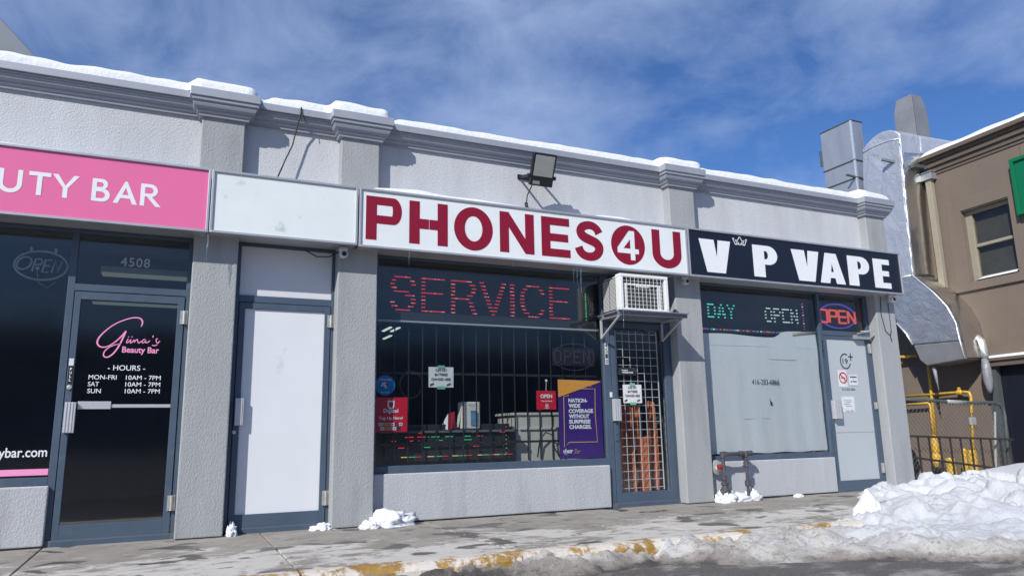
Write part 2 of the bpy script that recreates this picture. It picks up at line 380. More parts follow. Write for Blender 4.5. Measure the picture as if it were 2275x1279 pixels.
# ------------------------------------------------------------------ mesh helpers
class MB:
    def __init__(s): s.v = []; s.f = []
    def add(s, vs, fs):
        k = len(s.v); s.v += [tuple(v) for v in vs]; s.f += [tuple(i+k for i in f) for f in fs]; return s
    def box(s, x0, x1, y0, y1, z0, z1):
        return s.add([(x0, y0, z0), (x1, y0, z0), (x1, y1, z0), (x0, y1, z0), (x0, y0, z1), (x1, y0, z1), (x1, y1, z1), (x0, y1, z1)],
                     [(3, 2, 1, 0), (4, 5, 6, 7), (0, 1, 5, 4), (1, 2, 6, 5), (2, 3, 7, 6), (3, 0, 4, 7)])
    def prism(s, pts, a, b, ax):
        # pts: polygon in the two axes other than ax ('x': (y,z); 'y': (x,z); 'z': (x,y))
        def mk(p, t):
            return {'x': (t, p[0], p[1]), 'y': (p[0], t, p[1]), 'z': (p[0], p[1], t)}[ax]
        n = len(pts)
        return s.add([mk(p, a) for p in pts]+[mk(p, b) for p in pts],
                     [tuple(range(n)), tuple(range(2*n-1, n-1, -1))]+[((i+1) % n, i, n+i, n+(i+1) % n) for i in range(n)])
    def tube(s, path, r, seg=8, closed=False):
        P = [Vector(p) for p in path]; n = len(P)
        rad = r if isinstance(r, (list, tuple)) else [r]*n
        prev = None; vs = []
        for i in range(n):
            if closed: t = P[(i+1) % n]-P[i-1]
            else: t = P[min(i+1, n-1)]-P[max(i-1, 0)]
            t.normalize()
            if prev is None:
                a = Vector((0, 0, 1)) if abs(t.z) < 0.9 else Vector((1, 0, 0))
                u = t.cross(a).normalized()
            else:
                u = (prev-t*prev.dot(t)).normalized()
            prev = u; w = t.cross(u)
            for k in range(seg):
                q = 2*math.pi*k/seg
                vs.append(P[i]+(u*math.cos(q)+w*math.sin(q))*rad[i])
        fs = []
        for i in range(n if closed else n-1):
            j = (i+1) % n
            for k in range(seg):
                k2 = (k+1) % seg
                fs.append((i*seg+k, i*seg+k2, j*seg+k2, j*seg+k))
        if not closed:
            fs.append(tuple(range(seg-1, -1, -1))); fs.append(tuple((n-1)*seg+k for k in range(seg)))
        return s.add(vs, fs)
    def bar(s, a, b, w, h):
        # rectangular bar from a to b
        a = Vector(a); b = Vector(b); t = (b-a).normalized()
        ref = Vector((0, 0, 1)) if abs(t.z) < 0.9 else Vector((1, 0, 0))
        u = t.cross(ref).normalized()*w/2; q = t.cross(u).normalized()*h/2
        vs = [a-u-q, a+u-q, a+u+q, a-u+q, b-u-q, b+u-q, b+u+q, b-u+q]
        return s.add(vs, [(0, 1, 2, 3), (7, 6, 5, 4), (1, 0, 4, 5), (2, 1, 5, 6), (3, 2, 6, 7), (0, 3, 7, 4)])
    def lathe(s, prof, o, ax='z', seg=16):
        # prof: (radius, height) list about the axis through o
        vs = []; n = len(prof)
        for (r, h) in prof:
            for k in range(seg):
                q = 2*math.pi*k/seg; c, d = r*math.cos(q), r*math.sin(q)
                p = {'z': (c, d, h), 'y': (c, h, d), 'x': (h, c, d)}[ax]
                vs.append((o[0]+p[0], o[1]+p[1], o[2]+p[2]))
        fs = [(i*seg+k, i*seg+(k+1) % seg, (i+1)*seg+(k+1) % seg, (i+1)*seg+k) for i in range(n-1) for k in range(seg)]
        fs += [tuple(range(seg-1, -1, -1)), tuple((n-1)*seg+k for k in range(seg))]
        return s.add(vs, fs)
    def comps(s):
        par = list(range(len(s.v)))
        def fnd(i):
            while par[i] != i: par[i] = par[par[i]]; i = par[i]
            return i
        for f in s.f:
            for i in f[1:]: par[fnd(i)] = fnd(f[0])
        gr = {}
        for f in s.f: gr.setdefault(fnd(f[0]), []).append(f)
        out = []
        for fs in gr.values():
            ids = sorted({i for f in fs for i in f}); mp_ = {i: k for k, i in enumerate(ids)}
            mb = MB(); mb.add([s.v[i] for i in ids], [tuple(mp_[i] for i in f) for f in fs]); out.append(mb)
        return out
    def objs(s, *a, **k):
        return [c.obj(*a, **k) for c in s.comps()]
    def obj(s, name, material, parent=None, bevel=0.0, smooth=False, seg=2, subsurf=0):
        me = bpy.data.meshes.new(name)
        me.from_pydata(s.v, [], s.f); me.update()
        bm = bmesh.new(); bm.from_mesh(me)
        bmesh.ops.recalc_face_normals(bm, faces=bm.faces)
        bm.to_mesh(me); bm.free()
        if smooth:
            me.polygons.foreach_set('use_smooth', [True]*len(me.polygons))
        o = bpy.data.objects.new(name, me); COL.objects.link(o)
        o.data.materials.append(M[material] if isinstance(material, str) else material)
        if parent: o.parent = parent
        if bevel > 0:
            b = o.modifiers.new('bevel', 'BEVEL'); b.width = bevel; b.segments = seg; b.limit_method = 'ANGLE'; b.angle_limit = R(40)
        if subsurf:
            q = o.modifiers.new('subdivision', 'SUBSURF'); q.levels = subsurf; q.render_levels = subsurf
        return o
B = MB

def tag(o, label, cat, group=None, kind=None):
    if label: o['label'] = label
    if cat: o['category'] = cat
    if group: o['group'] = group
    if kind: o['kind'] = kind
    return o
def thing(name, label, cat, loc=(0, 0, 0), group=None, rotz=0.0):
    o = bpy.data.objects.new(name, None); COL.objects.link(o)
    o.location = loc; o.rotation_euler = (0, 0, rotz); o.empty_display_size = 0.1
    return tag(o, label, cat, group)
def rebase(root, origin):
    """move the empty to the thing's base without moving its parts"""
    root.location = origin
    for c in root.children: c.location = (c.location.x-origin[0], c.location.y-origin[1], c.location.z-origin[2])

# text and flat shapes: built in (u,v), laid on the plane y = const facing -y
_dg = bpy.context.evaluated_depsgraph_get
def curve_mesh(cu):
    o = bpy.data.objects.new('tmp', cu); COL.objects.link(o)
    bpy.context.view_layer.update()
    me = bpy.data.meshes.new_from_object(o.evaluated_get(_dg()))
    vs = [v.co.copy() for v in me.vertices]; fs = [tuple(p.vertices) for p in me.polygons]
    bpy.data.objects.remove(o); bpy.data.curves.remove(cu); bpy.data.meshes.remove(me)
    return vs, fs
def put(mb, vs, fs, y):
    mb.add([(v[0], y-v[2], v[1]) for v in vs], fs); return mb
def text(mb, s, x0, x1, z0, z1, y, bold=0.0, d=0.001, shear=0.0, space=1.0, line=1.0, align='LEFT', keep=False):
    """fit the string into the box; x1=None keeps natural proportions, x0 left"""
    cu = bpy.data.curves.new('txt', 'FONT'); cu.body = s; cu.size = 1; cu.extrude = d; cu.offset = bold; cu.shear = shear
    cu.space_character = space; cu.space_line = line; cu.align_x = align; cu.resolution_u = 4
    vs, fs = curve_mesh(cu)
    if not vs: return mb
    ax, bx = min(v.x for v in vs), max(v.x for v in vs); az, bz = min(v.y for v in vs), max(v.y for v in vs)
    sz = (z1-z0)/max(bz-az, 1e-6)
    sx = sz if x1 is None else (x1-x0)/max(bx-ax, 1e-6)
    return put(mb, [((v.x-ax)*sx+x0, (v.y-az)*sz+z0, v.z) for v in vs], fs, y)
def shape(mb, loops, y, d=0.001):
    cu = bpy.data.curves.new('shp', 'CURVE'); cu.dimensions = '2D'; cu.fill_mode = 'BOTH'; cu.extrude = d
    for lp in loops:
        sp = cu.splines.new('POLY'); sp.points.add(len(lp)-1)
        for q, p in zip(sp.points, lp): q.co = (p[0], p[1], 0, 1)
        sp.use_cyclic_u = True
    vs, fs = curve_mesh(cu)
    return put(mb, vs, fs, y)
def arc(cx, cy, rx, ry, a0, a1, n=16):
    return [(cx+rx*math.cos(R(a0+(a1-a0)*i/n)), cy+ry*math.sin(R(a0+(a1-a0)*i/n))) for i in range(n+1)]
def ell(cx, cy, rx, ry, n=40): return arc(cx, cy, rx, ry, 0, 360-360/n, n-1)
def stroke(mb, pts, w, y, d=0.001, smooth=0):
    """flat ribbon along a 2D path (x,z); w constant or per-point"""
    P = [Vector((p[0], p[1])) for p in pts]
    W = list(w) if isinstance(w, (list, tuple)) else [w]*len(P)
    for _ in range(smooth):
        Q = [P[0]]; V = [W[0]]
        for i in range(len(P)-1):
            Q += [P[i]*0.75+P[i+1]*0.25, P[i]*0.25+P[i+1]*0.75]; V += [W[i]*0.75+W[i+1]*0.25, W[i]*0.25+W[i+1]*0.75]
        Q.append(P[-1]); V.append(W[-1]); P, W = Q, V
    vs = []; n = len(P)
    for i in range(n):
        t = (P[min(i+1, n-1)]-P[max(i-1, 0)])
        if t.length < 1e-9: t = Vector((1, 0))
        t.normalize(); q = Vector((-t.y, t.x))*W[i]/2
        a = P[i]+q; b = P[i]-q
        vs += [(a.x, y-d, a.y), (b.x, y-d, b.y)]
    return mb.add(vs, [(2*i, 2*i+1, 2*i+3, 2*i+2) for i in range(n-1)])
def sbox(mb, x0, x1, z0, z1, y, d=0.002): return mb.box(x0, x1, y-d, y, z0, z1)

# ------------------------------------------------------------------ ground
g = MB(); g.add([(-300, -300, -0.13), (300, -300, -0.13), (300, 300, -0.13), (-300, 300, -0.13)], [(0, 1, 2, 3)])
tag(g.obj('ground', 'asphalt'), 'dark wet parking lot asphalt in front of the shops', 'ground', kind='structure')

pv = MB(); joints = [-6, -2.35, -0.85, 0.80, 2.30, 4.02, 5.70, 7.40, 9.10, 10.8, 16]
for a, b in zip(joints[:-1], joints[1:]):
    pv.box(a+0.006, b-0.006, -1.985, 0.40, -0.3, 0.0)
tag(pv.obj('pavement', 'pavement', bevel=0.006), 'salt stained concrete pavement along the shop fronts', 'pavement', kind='structure')
pj = MB(); pj.box(-6, 16, -1.98, 0.39, -0.29, -0.02)
kb = MB()
for a, b in zip(joints[:-1], joints[1:]):
    n = max(2, int((b-a)/0.12))
    xs = [a+0.008+(b-a-0.016)*i/n for i in range(n+1)]
    vs = []
    prof = [(-1.99, -0.3), (-1.99, 0.002), (-2.09, 0.004), (-2.135, -0.01), (-2.155, -0.04), (-2.165, -0.3)]
    for x in xs:
        w = noise.noise(Vector((x*0.9, 3.3, 0)))*0.045+noise.noise(Vector((x*7, 1.3, 0)))*0.010
        for (yy, zz) in prof:
            k = 0 if yy > -2.0 else 1
            vs.append((x, yy+w*k, zz+(noise.noise(Vector((x*5, yy*4, 7)))*0.006 if zz > -0.2 and k else 0)))
    L = len(prof)
    fs = [(i*L+j, i*L+j+1, (i+1)*L+j+1, (i+1)*L+j) for i in range(n) for j in range(L-1)]
    fs += [tuple(range(L)), tuple(n*L+j for j in range(L-1, -1, -1))]
    kb.add(vs, fs)
tag(kb.obj('kerb', 'kerb', smooth=False), 'worn yellow painted kerb edged with ice', 'kerb', kind='structure')

# ploughed snow and slush: one height field
def smooth01(t): t = max(0.0, min(1.0, t)); return t*t*(3-2*t)
def fbm(x, y, z=0.0, o=4):
    return noise.fractal(Vector((x, y, z)), 0.9, 2.1, o)
def interp(x, tab):
    if x <= tab[0][0]: return tab[0][1]
    for (a, p), (b, q) in zip(tab[:-1], tab[1:]):
        if x <= b: return p+(q-p)*(x-a)/(b-a)
    return tab[-1][1]
EDGE = [(-2, -2.26), (0.6, -2.27), (1.5, -2.30), (2.2, -2.35), (3.4, -2.52), (4.5, -2.85), (5.2, -3.5), (6.0, -4.4), (8, -5.4), (12, -6.0)]
def bank_height(x, y):
    # left boundary of the bank runs from the kerb (6.1,-1.9) to the pillar (7.9,-0.2)
    nx, ny = 0.71, -0.70
    d = (x-6.05)*nx+(y+1.80)*ny
    d += 0.16*fbm(x*1.7, y*1.7, 2.0, 3)
    m1 = smooth01(d/0.45)
    front = interp(x, EDGE)+0.16*fbm(x*1.1, 0.5*y, 31.0, 4)*smooth01((x-1.5)/1.5)
    fy = y-front
    m2 = smooth01((fy-0.45)/1.7)
    m3 = smooth01((0.45-y)/0.9)
    top = interp(x, [(6.2, 0.10), (7.4, 0.12), (8.1, 0.14), (8.6, 0.17), (9.2, 0.185), (9.7, 0.225), (10.6, 0.295), (13, 0.42)])
    chunk = 1-smooth01((x-9.0+0.6*(y+1))/1.2)
    q = Vector((x*1.9+0.35*fbm(x*1.6, y*1.6, 1), y*1.9+0.35*fbm(x*1.6, y*1.6, 6), 0.3))
    f_, p_ = noise.voronoi(q)
    rnd_ = noise.cell(p_[0]*7.3)
    dome = math.sqrt(max(0.0, 1-(f_[0]/0.62)**2))
    q2 = Vector((x*6+0.5*fbm(x*4, y*4, 2), y*6+0.5*fbm(x*4, y*4, 7), 2.3)); f2, p2 = noise.voronoi(q2)
    d2 = math.sqrt(max(0.0, 1-(f2[0]/0.6)**2))
    crumb = 0.5+0.5*fbm(x*1.3, y*1.3, 12.0, 3)
    lump = dome*(0.05+0.17*rnd_)-0.05+d2*0.085*noise.cell(p2[0]*5.1)*crumb+fbm(x*4.0, y*4.0, 5.1, 6)*0.05+abs(fbm(x*9, y*9, 15.1, 4))*0.03*crumb
    hb = -0.03+(top+lump*chunk+fbm(x*0.9, y*1.2, 9.0, 3)*0.03+fbm(x*8, y*8, 3.0, 3)*0.005)*m1*m2*m3
    bank = hb if m1*m2*m3 > 0.02 else -1.0
    # slush strip between kerb and lot
    s = smooth01((fy+0.05)/interp(x, [(1.0, 0.20), (2.2, 0.24), (3.4, 0.42), (5.0, 0.58)]))
    f3, p3 = noise.voronoi(Vector((x*9+0.6*fbm(x*5, y*5, 1), y*11+0.6*fbm(x*5, y*5, 4), 4.0)))
    gr_ = math.sqrt(max(0.0, 1-(f3[0]/0.6)**2))*noise.cell(p3[0]*3.7)*(0.5+0.6*fbm(x*1.6, y*1.6, 22.0, 3))
    hs = -0.15+0.10*s*(0.8+0.7*fbm(x*2.3, y*2.3, 3.0, 6))+0.045*s*gr_+0.030*s*fbm(x*11, y*11, 4.0, 5)
    hs += (0.020+0.026*smooth01((x-2.4)/1.6)+0.07*smooth01((x-5.3)/1.0))*s
    if y > -2.02 and x < 6.0: hs = -1.0 if y > -1.97 else hs
    elif y > -1.99: hs = min(hs, -0.02+0.03*smooth01((-1.6-y)/0.4))
    h = max(bank, hs)
    dirt = 1.07-0.66*smooth01((fy)/0.36)-0.22*smooth01((fy-0.3)/1.2)-0.48*m1*m2
    dirt += 0.30*fbm(x*1.0, y*2.0, 8.0, 5)+0.12*fbm(x*5, y*7, 8.0, 4)
    return h, dirt
xs = []; x = -1.6
while x < 15.5:
    xs.append(x); x += 0.028 if x < 10 else 0.07
ys = []; y = -6.0
while y < 1.1:
    ys.append(y); y += 0.06 if y < -4 else 0.028
hv = []; dv = []
for x in xs:
    for y in ys:
        if x < 4.2 and (y < -3.6 or y > -1.9):
            h, d = -1.0, 1.0
        else: h, d = bank_height(x, y)
        hv.append(h); dv.append(d)
ny_ = len(ys)
idx = {}; bv = []; bf = []; bd = []
def vid(i, j):
    k = i*ny_+j
    if k not in idx:
        idx[k] = len(bv); bv.append((xs[i], ys[j], hv[k])); bd.append(dv[k])
    return idx[k]
for i in range(len(xs)-1):
    for j in range(ny_-1):
        if min(hv[i*ny_+j], hv[(i+1)*ny_+j], hv[i*ny_+j+1], hv[(i+1)*ny_+j+1]) > -0.9:
            bf.append((vid(i, j), vid(i+1, j), vid(i+1, j+1), vid(i, j+1)))
me = bpy.data.meshes.new('snow_bank'); me.from_pydata(bv, [], bf); me.update()
me.polygons.foreach_set('use_smooth', [True]*len(me.polygons))
a = me.attributes.new('dirt', 'FLOAT', 'POINT'); a.data.foreach_set('value', bd)
me.materials.append(M['bank'])
bo = bpy.data.objects.new('snow_bank', me); COL.objects.link(bo)
tag(bo, 'ploughed snow bank in front of the alley gate running into dirty slush along the kerb', 'snow', kind='stuff')

def lump(name, c, r, label, cat='snow', seed=0, material='snow', pts=None, amp=0.28, group=None, fr=2.2):
    """an irregular lump of snow from a displaced sphere; c centre on the ground, r half sizes"""
    bm = bmesh.new(); bmesh.ops.create_icosphere(bm, subdivisions=4, radius=1)
    for v in bm.verts:
        p = v.co.copy()
        k = 1+amp*noise.fractal(p*fr+Vector((seed*3.1, seed*1.7, 0)), 0.9, 2.0, 5)+amp*0.5*(0.5-noise.voronoi(p*2.2+Vector((seed, 0, 0)))[0][0])
        if pts == 'cone':
            k *= (1-0.62*max(0, p.z)**0.8 if p.z > 0 else 1)
            q = Vector((p.x*k*r[0], p.y*k*r[1], max(-0.02, p.z)*r[2]))
        else:
            q = Vector((p.x*r[0]*k, p.y*r[1]*k, max(-0.25, p.z*k)*r[2]))
        v.co = q+Vector(c)
    me = bpy.data.meshes.new(name); bm.to_mesh(me); bm.free()
    me.polygons.foreach_set('use_smooth', [True]*len(me.polygons)); me.materials.append(M[material])
    o = bpy.data.objects.new(name, me); COL.objects.link(o)
    return tag(o, label, cat, group)
lump('snow_lump', (6.13, -1.80, -0.02), (0.17, 0.15, 0.26), 'pointed white cone of snow standing alone on the pavement edge beside the ploughed bank', seed=1, pts='cone', amp=0.3)
lump('snow_lump', (1.95, -0.02, -0.005), (0.24, 0.13, 0.13), 'ragged white snow heap against the wall below the phone shop window', seed=2, amp=0.55, fr=3.2)
lump('snow_lump', (1.72, -0.12, -0.005), (0.09, 0.07, 0.07), 'small round snow clod between the second pillar and the ragged snow heap', seed=3, amp=0.4, fr=3)
lump('snow_lump', (1.33, 0.04, -0.005), (0.11, 0.08, 0.055), 'low snow clod beside the hinge side of the plain white door', seed=4, amp=0.4, fr=3)
lump('snow_lump', (0.55, 0.05, 0.0), (0.045, 0.07, 0.10), 'narrow snow clump at the latch side foot of the plain white door', seed=16, amp=0.4, fr=3.0)
lump('snow_lump', (5.92, -0.04, 0.0), (0.13, 0.10, 0.14), 'snow clump round the regulator foot of the grey gas pipe beside the third pillar', seed=6, amp=0.4, fr=3)
lump('snow_lump', (6.12, -0.02, 0.0), (0.20, 0.09, 0.09), 'long low snow heap between the two feet of the gas pipe', seed=8, amp=0.3, fr=3)
lump('snow_lump', (6.33, -0.02, 0.0), (0.09, 0.09, 0.12), 'snow clump round the thinner leg of the grey gas pipe away from the pillar', seed=9, amp=0.4, fr=3)
lump('snow_lump', (7.05, -0.03, 0.0), (0.07, 0.05, 0.04), 'tiny snow clod at the foot of the wall under the papered window', seed=10, amp=0.3)

# ------------------------------------------------------------------ the shop building
bld = thing('strip_mall', 'long low grey stucco shop building with grey pillars and a snowy moulded cornice', 'building')
# pillars: x ranges
PIL = [(0.10, 0.48), (1.395, 1.784), (5.40, 5.785), (8.82, 9.20)]
WY = 0.12      # upper wall face
def prof_pts(dz):
    # (offset outward, z) from the wall face up to under the coping
    return [(0.0, 3.805+dz), (0.028, 3.805+dz), (0.030, 3.828+dz), (0.045, 3.838+dz), (0.052, 3.850+dz), (0.052, 3.860+dz), (0.064, 3.866+dz), (0.078, 3.880+dz),
            (0.086, 3.900+dz), (0.090, 3.925+dz), (0.104, 3.930+dz), (0.104, 3.946)]
# upper wall (with the parapet) and end walls
w = MB()
w.box(-4.0, 9.20, WY, 0.40, 2.66, 4.0)
w.box(9.0, 9.199, 0.40, 9.0, -0.1, 3.995)
w.obj('wall', 'stucco', bld)
for (a, b) in PIL:
    p = MB().box(a, b, 0.0, 0.36, 0.006, 3.80)
    o = p.obj('pillar', 'pillar', bld, bevel=0.012, seg=3)
# far-left pillar out of frame holds the sign end
# cornice runs between the capitals
ends = [-4.0]+[q for p in PIL for q in p]
def run(x0, x1):
    mb = MB(); pr = prof_pts(0.0); n = len(pr)
    vs = [(x0, WY-o, z) for o, z in pr]+[(x0, WY+0.05, 3.946), (x0, WY+0.05, 3.805)]
    k = len(vs)
    vs += [(x1, y, z) for (_, y, z) in vs]
    mb.add(vs, [(i, (i+1) % k, k+(i+1) % k, k+i) for i in range(k)]+[tuple(range(k-1, -1, -1)), tuple(range(k, 2*k))])
    return mb
for x0, x1 in [(-4.0, 0.10), (0.48, 1.395), (1.784, 5.40), (5.785, 8.82)]:
    o = run(x0, x1).obj('cornice', 'trim', bld, smooth=False)
    cp = MB()
    # coping in sheets with lap joints
    xx = x0
    while xx < x1-0.01:
        e = min(x1, xx+2.44)
        if x1-e < 0.4: e = x1
        cp.box(xx+0.001, e-0.001, 0.0, 0.45, 3.9465, 4.012); cp.box(xx+0.001, e-0.001, -0.004, 0.002, 3.940, 3.9465)
        xx = e
    cp.obj('coping', 'coping', bld, bevel=0.003)
def capital(a, b):
    mb = MB(); pr = prof_pts(-0.03); rings = []
    for o, z in pr:
        rings.append([(a-o, WY+0.02, z), (a-o, -o, z), (b+o, -o, z), (b+o, WY+0.02, z)])
    vs = [v for r_ in rings for v in r_]; n = len(rings)
    fs = [(i*4+j, i*4+j+1, (i+1)*4+j+1, (i+1)*4+j) for i in range(n-1) for j in range(3)]
    fs += [tuple((n-1)*4+j for j in range(4)), (3, 2, 1, 0)]
    return mb.add(vs, fs)
for a, b in PIL:
    co = capital(a, b).obj('capital', 'trim', bld)
    MB().box(a-0.118, b+0.118, -0.118, 0.46, 3.934, 4.016).obj('coping', 'coping', bld, bevel=0.004)
    MB()
# knee walls under the windows
KN = [(-4.0, -0.845, 0.478), (1.784, 4.455, 0.463), (5.785, 7.87, 0.448)]
for a, b, z in KN:
    MB().box(a+0.001, b, 0.10, 0.34, 0.012, z).obj('knee_wall', 'knee', bld, bevel=0.012, seg=3)
# dark strip added as the shadow gap under the walls
MB().box(-4, 9.19, 0.13, 0.33, -0.05, 0.05).obj('shadow_gap_strip', 'dark', bld)
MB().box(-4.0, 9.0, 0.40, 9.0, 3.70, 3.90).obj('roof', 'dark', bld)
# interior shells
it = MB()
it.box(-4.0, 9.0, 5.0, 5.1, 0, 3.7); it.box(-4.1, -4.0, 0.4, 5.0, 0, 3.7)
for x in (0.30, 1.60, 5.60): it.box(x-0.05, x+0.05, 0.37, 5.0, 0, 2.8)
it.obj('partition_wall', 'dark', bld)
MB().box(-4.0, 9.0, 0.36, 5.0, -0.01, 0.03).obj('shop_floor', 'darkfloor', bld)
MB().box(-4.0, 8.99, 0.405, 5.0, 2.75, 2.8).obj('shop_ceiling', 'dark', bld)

FY0, FY1 = 0.14, 0.21      # storefront frame depth
GY = 0.175                 # glass
def frame_obj(boxes, name='storefront_frame', matn='frame', y0=FY0, y1=FY1, bevel=0.003):
    mb = MB()
    for i, (x0, x1, z0, z1) in enumerate(boxes): mb.box(x0, x1, y0+0.0007*(i % 3), y1-0.0005*(i % 3), z0, z1)
    return mb.obj(name, matn, bld, bevel=bevel)
def pane(parent, x0, x1, z0, z1, y=GY, matn='glass', name='pane'):
    # a single sheet: the shader is a thin pane
    return MB().add([(x0, y, z0), (x1, y, z0), (x1, y, z1), (x0, y, z1)], [(0, 1, 2, 3)]).obj(name, matn, parent)

# --- salon: window, transom and glass door
w1 = frame_obj([(-4.0, -0.860, 0.480, 0.545), (-4.0, -0.860, 2.60, 2.66), (-0.860, -0.805, 0.02, 2.66)], 'window_frame')
pane(w1, -4.0, -0.86, 0.545, 2.60)
t1 = frame_obj([(-0.805, 0.10, 2.090, 2.150), (-0.805, 0.10, 2.60, 2.66), (0.066, 0.10, 0.02, 2.09), (0.066, 0.10, 2.15, 2.60)], 'door_frame')
pane(t1, -0.805, 0.066, 2.15, 2.60)
def door_leaf(x0, x1, z0, z1, sl, sr, rb, rtp, panel, pm, yoff=0.0):
    d = MB(); y0, y1 = 0.132, 0.182
    d.box(x0, x0+sl, y0, y1, z0, z1); d.box(x1-sr, x1, y0, y1, z0, z1)
    d.box(x0+sl, x1-sr, y0+0.0008, y1, z0, z0+rb); d.box(x0+sl, x1-sr, y0+0.0008, y1, z1-rtp, z1)
    return d.obj('door', 'frame', bld, bevel=0.0025)
d1 = door_leaf(-0.798, 0.060, 0.045, 2.082, 0.048, 0.055, 0.118, 0.066, None, None)
pane(d1, -0.75, 0.005, 0.163, 2.016, 0.160)
h = MB().box(-0.787, -0.708, 0.085, 0.131, 0.895, 1.143)
for q in range(3): h.box(-0.787+0.022*q+0.008, -0.787+0.022*q+0.018, 0.081, 0.085, 0.897, 1.141)
h.obj('handle', 'pull', d1, bevel=0.004)
MB().box(-0.700, -0.455, 0.128, 0.150, 1.088, 1.152).box(-0.455, 0.004, 0.138, 0.156, 1.100, 1.128).obj('push_bar', 'pull', d1, bevel=0.003)
def hinge(parent, x, z0, z1, y=0.118):
    hb = MB().box(x-0.032, x-0.002, y+0.004, 0.131, z0, z1).box(x+0.002, x+0.030, y+0.006, 0.139, z0, z1)
    hb.tube([(x, y, z0), (x, y, z1)], 0.011, 8)
    for k in range(3):
        zz = z0+(z1-z0)*(0.2+0.3*k)
        hb.tube([(x-0.018, y+0.002, zz), (x-0.018, y+0.008, zz)], 0.006, 6)
    return hb.obj('hinge', 'steel', parent, smooth=False)
hinge(d1, 0.062, 1.835, 1.955); hinge(d1, 0.062, 0.232, 0.358)
yv = 0.157
text(MB(), '- HOURS -', -0.505, -0.218, 1.417, 1.462, yv, 0.003, d=0.0006).obj('hours_lettering', 'white', d1)
for s, z, wd in (('MON-FRI', 1.338, 0.21), ('SAT', 1.280, 0.082), ('SUN', 1.222, 0.100)):
    text(MB(), s, -0.642, -0.642+wd, z, z+0.038, yv, 0.003, d=0.0006).obj('day_lettering', 'white', d1)
    text(MB(), '10AM - 7PM', -0.361, -0.090, z, z+0.038, yv, 0.003, d=0.0006).obj('hours_lettering', 'white', d1)
lg = MB()
def lp(px, py):   # traced logo units to door plane (x, z)
    q, r_ = px/6.395-24, py/6.395-70
    return (-0.609+q*0.00348+r_*0.00035, 1.653+q*0.000126-r_*0.00395)
big = [(785, 228), (806, 195), (812, 150), (785, 108), (735, 97), (670, 99), (560, 127), (400, 195), (265, 300), (182, 390), (162, 455), (190, 505), (255, 520), (330, 500), (430, 435), (515, 355), (572, 290)]
stroke(lg, [lp(*p) for p in big], [0.004, 0.010, 0.012, 0.011, 0.010, 0.009, 0.009, 0.009, 0.010, 0.012, 0.013, 0.012, 0.010, 0.009, 0.010, 0.011, 0.012], yv, smooth=2)
stroke(lg, [lp(*p) for p in [(572, 290), (535, 370), (470, 500), (400, 595), (330, 650), (275, 658), (247, 630), (260, 575), (330, 515), (410, 483), (500, 468)]], [0.012, 0.013, 0.012, 0.012, 0.011, 0.010, 0.010, 0.009, 0.008, 0.008, 0.004], yv-0.0004, smooth=2)
sm = [[(600, 400), (575, 440), (578, 462), (605, 445), (648, 398), (628, 440), (630, 462), (655, 448), (693, 402), (678, 462), (712, 412), (735, 405), (735, 450), (755, 462), (790, 430)],
      [(845, 405), (812, 412), (795, 440), (806, 462), (835, 445), (855, 408), (846, 450), (866, 460), (912, 425)],
      [(940, 488), (975, 500), (1012, 488), (1018, 462), (1000, 432), (1003, 402), (1028, 396)], [(1012, 478), (1056, 430)], [(963, 350), (955, 382)], [(608, 368), (604, 380)], [(657, 366), (653, 378)]]
for q in sm: stroke(lg, [lp(*p) for p in q], 0.0075, yv-0.0008, smooth=2)
text(lg, 'Beauty Bar', -0.408, -0.120, 1.555, 1.624, yv, 0.02, d=0.0006)
lg.obj('salon_lettering', 'pinkvinyl', d1)
text(MB(), '4508', -0.478, -0.246, 2.335, 2.418, GY-0.003, 0.012, d=0.0006, space=1.15).obj('number_lettering', 'greyvinyl', t1)
wb = MB()
text(wb, 'beautybar.com', -1.415, -0.888, 0.683, 0.784, GY-0.003, 0.012, d=0.0006)
wb.obj('web_lettering', 'white', w1)
sbox(MB(), -4.0, -0.868, 0.562, 0.612, GY-0.002, 0.001).obj('pink_stripe', 'pinkvinyl', w1)
ps = MB(); sbox(ps, -0.790, -0.757, 1.296, 1.446, 0.131, 0.0015)
ps.obj('pull_plate', 'black', d1)
pt = MB()
for i, c in enumerate('PULL'): text(pt, c, -0.781, -0.766, 1.408-0.03*i, 1.430-0.03*i, 0.1292, 0.02, d=0.0005)
pt.obj('pull_lettering', 'white', d1)
sbox(MB(), -0.792, -0.758, 1.448, 1.508, 0.131, 0.0012).obj('white_sticker', 'paper', d1)
MB().lathe([(0.019, 0.0), (0.019, -0.012), (0.010, -0.014)], (-0.772, 0.131, 1.268), 'y', 14).obj('lock', 'steel', d1)

for a, b in ((-0.805, 0.066), (0.520, 1.366), (4.545, 5.370), (7.915, 8.765)):
    MB().box(a, b, 0.128, 0.30, -0.004, 0.043).obj('threshold', 'frame', bld, bevel=0.004)

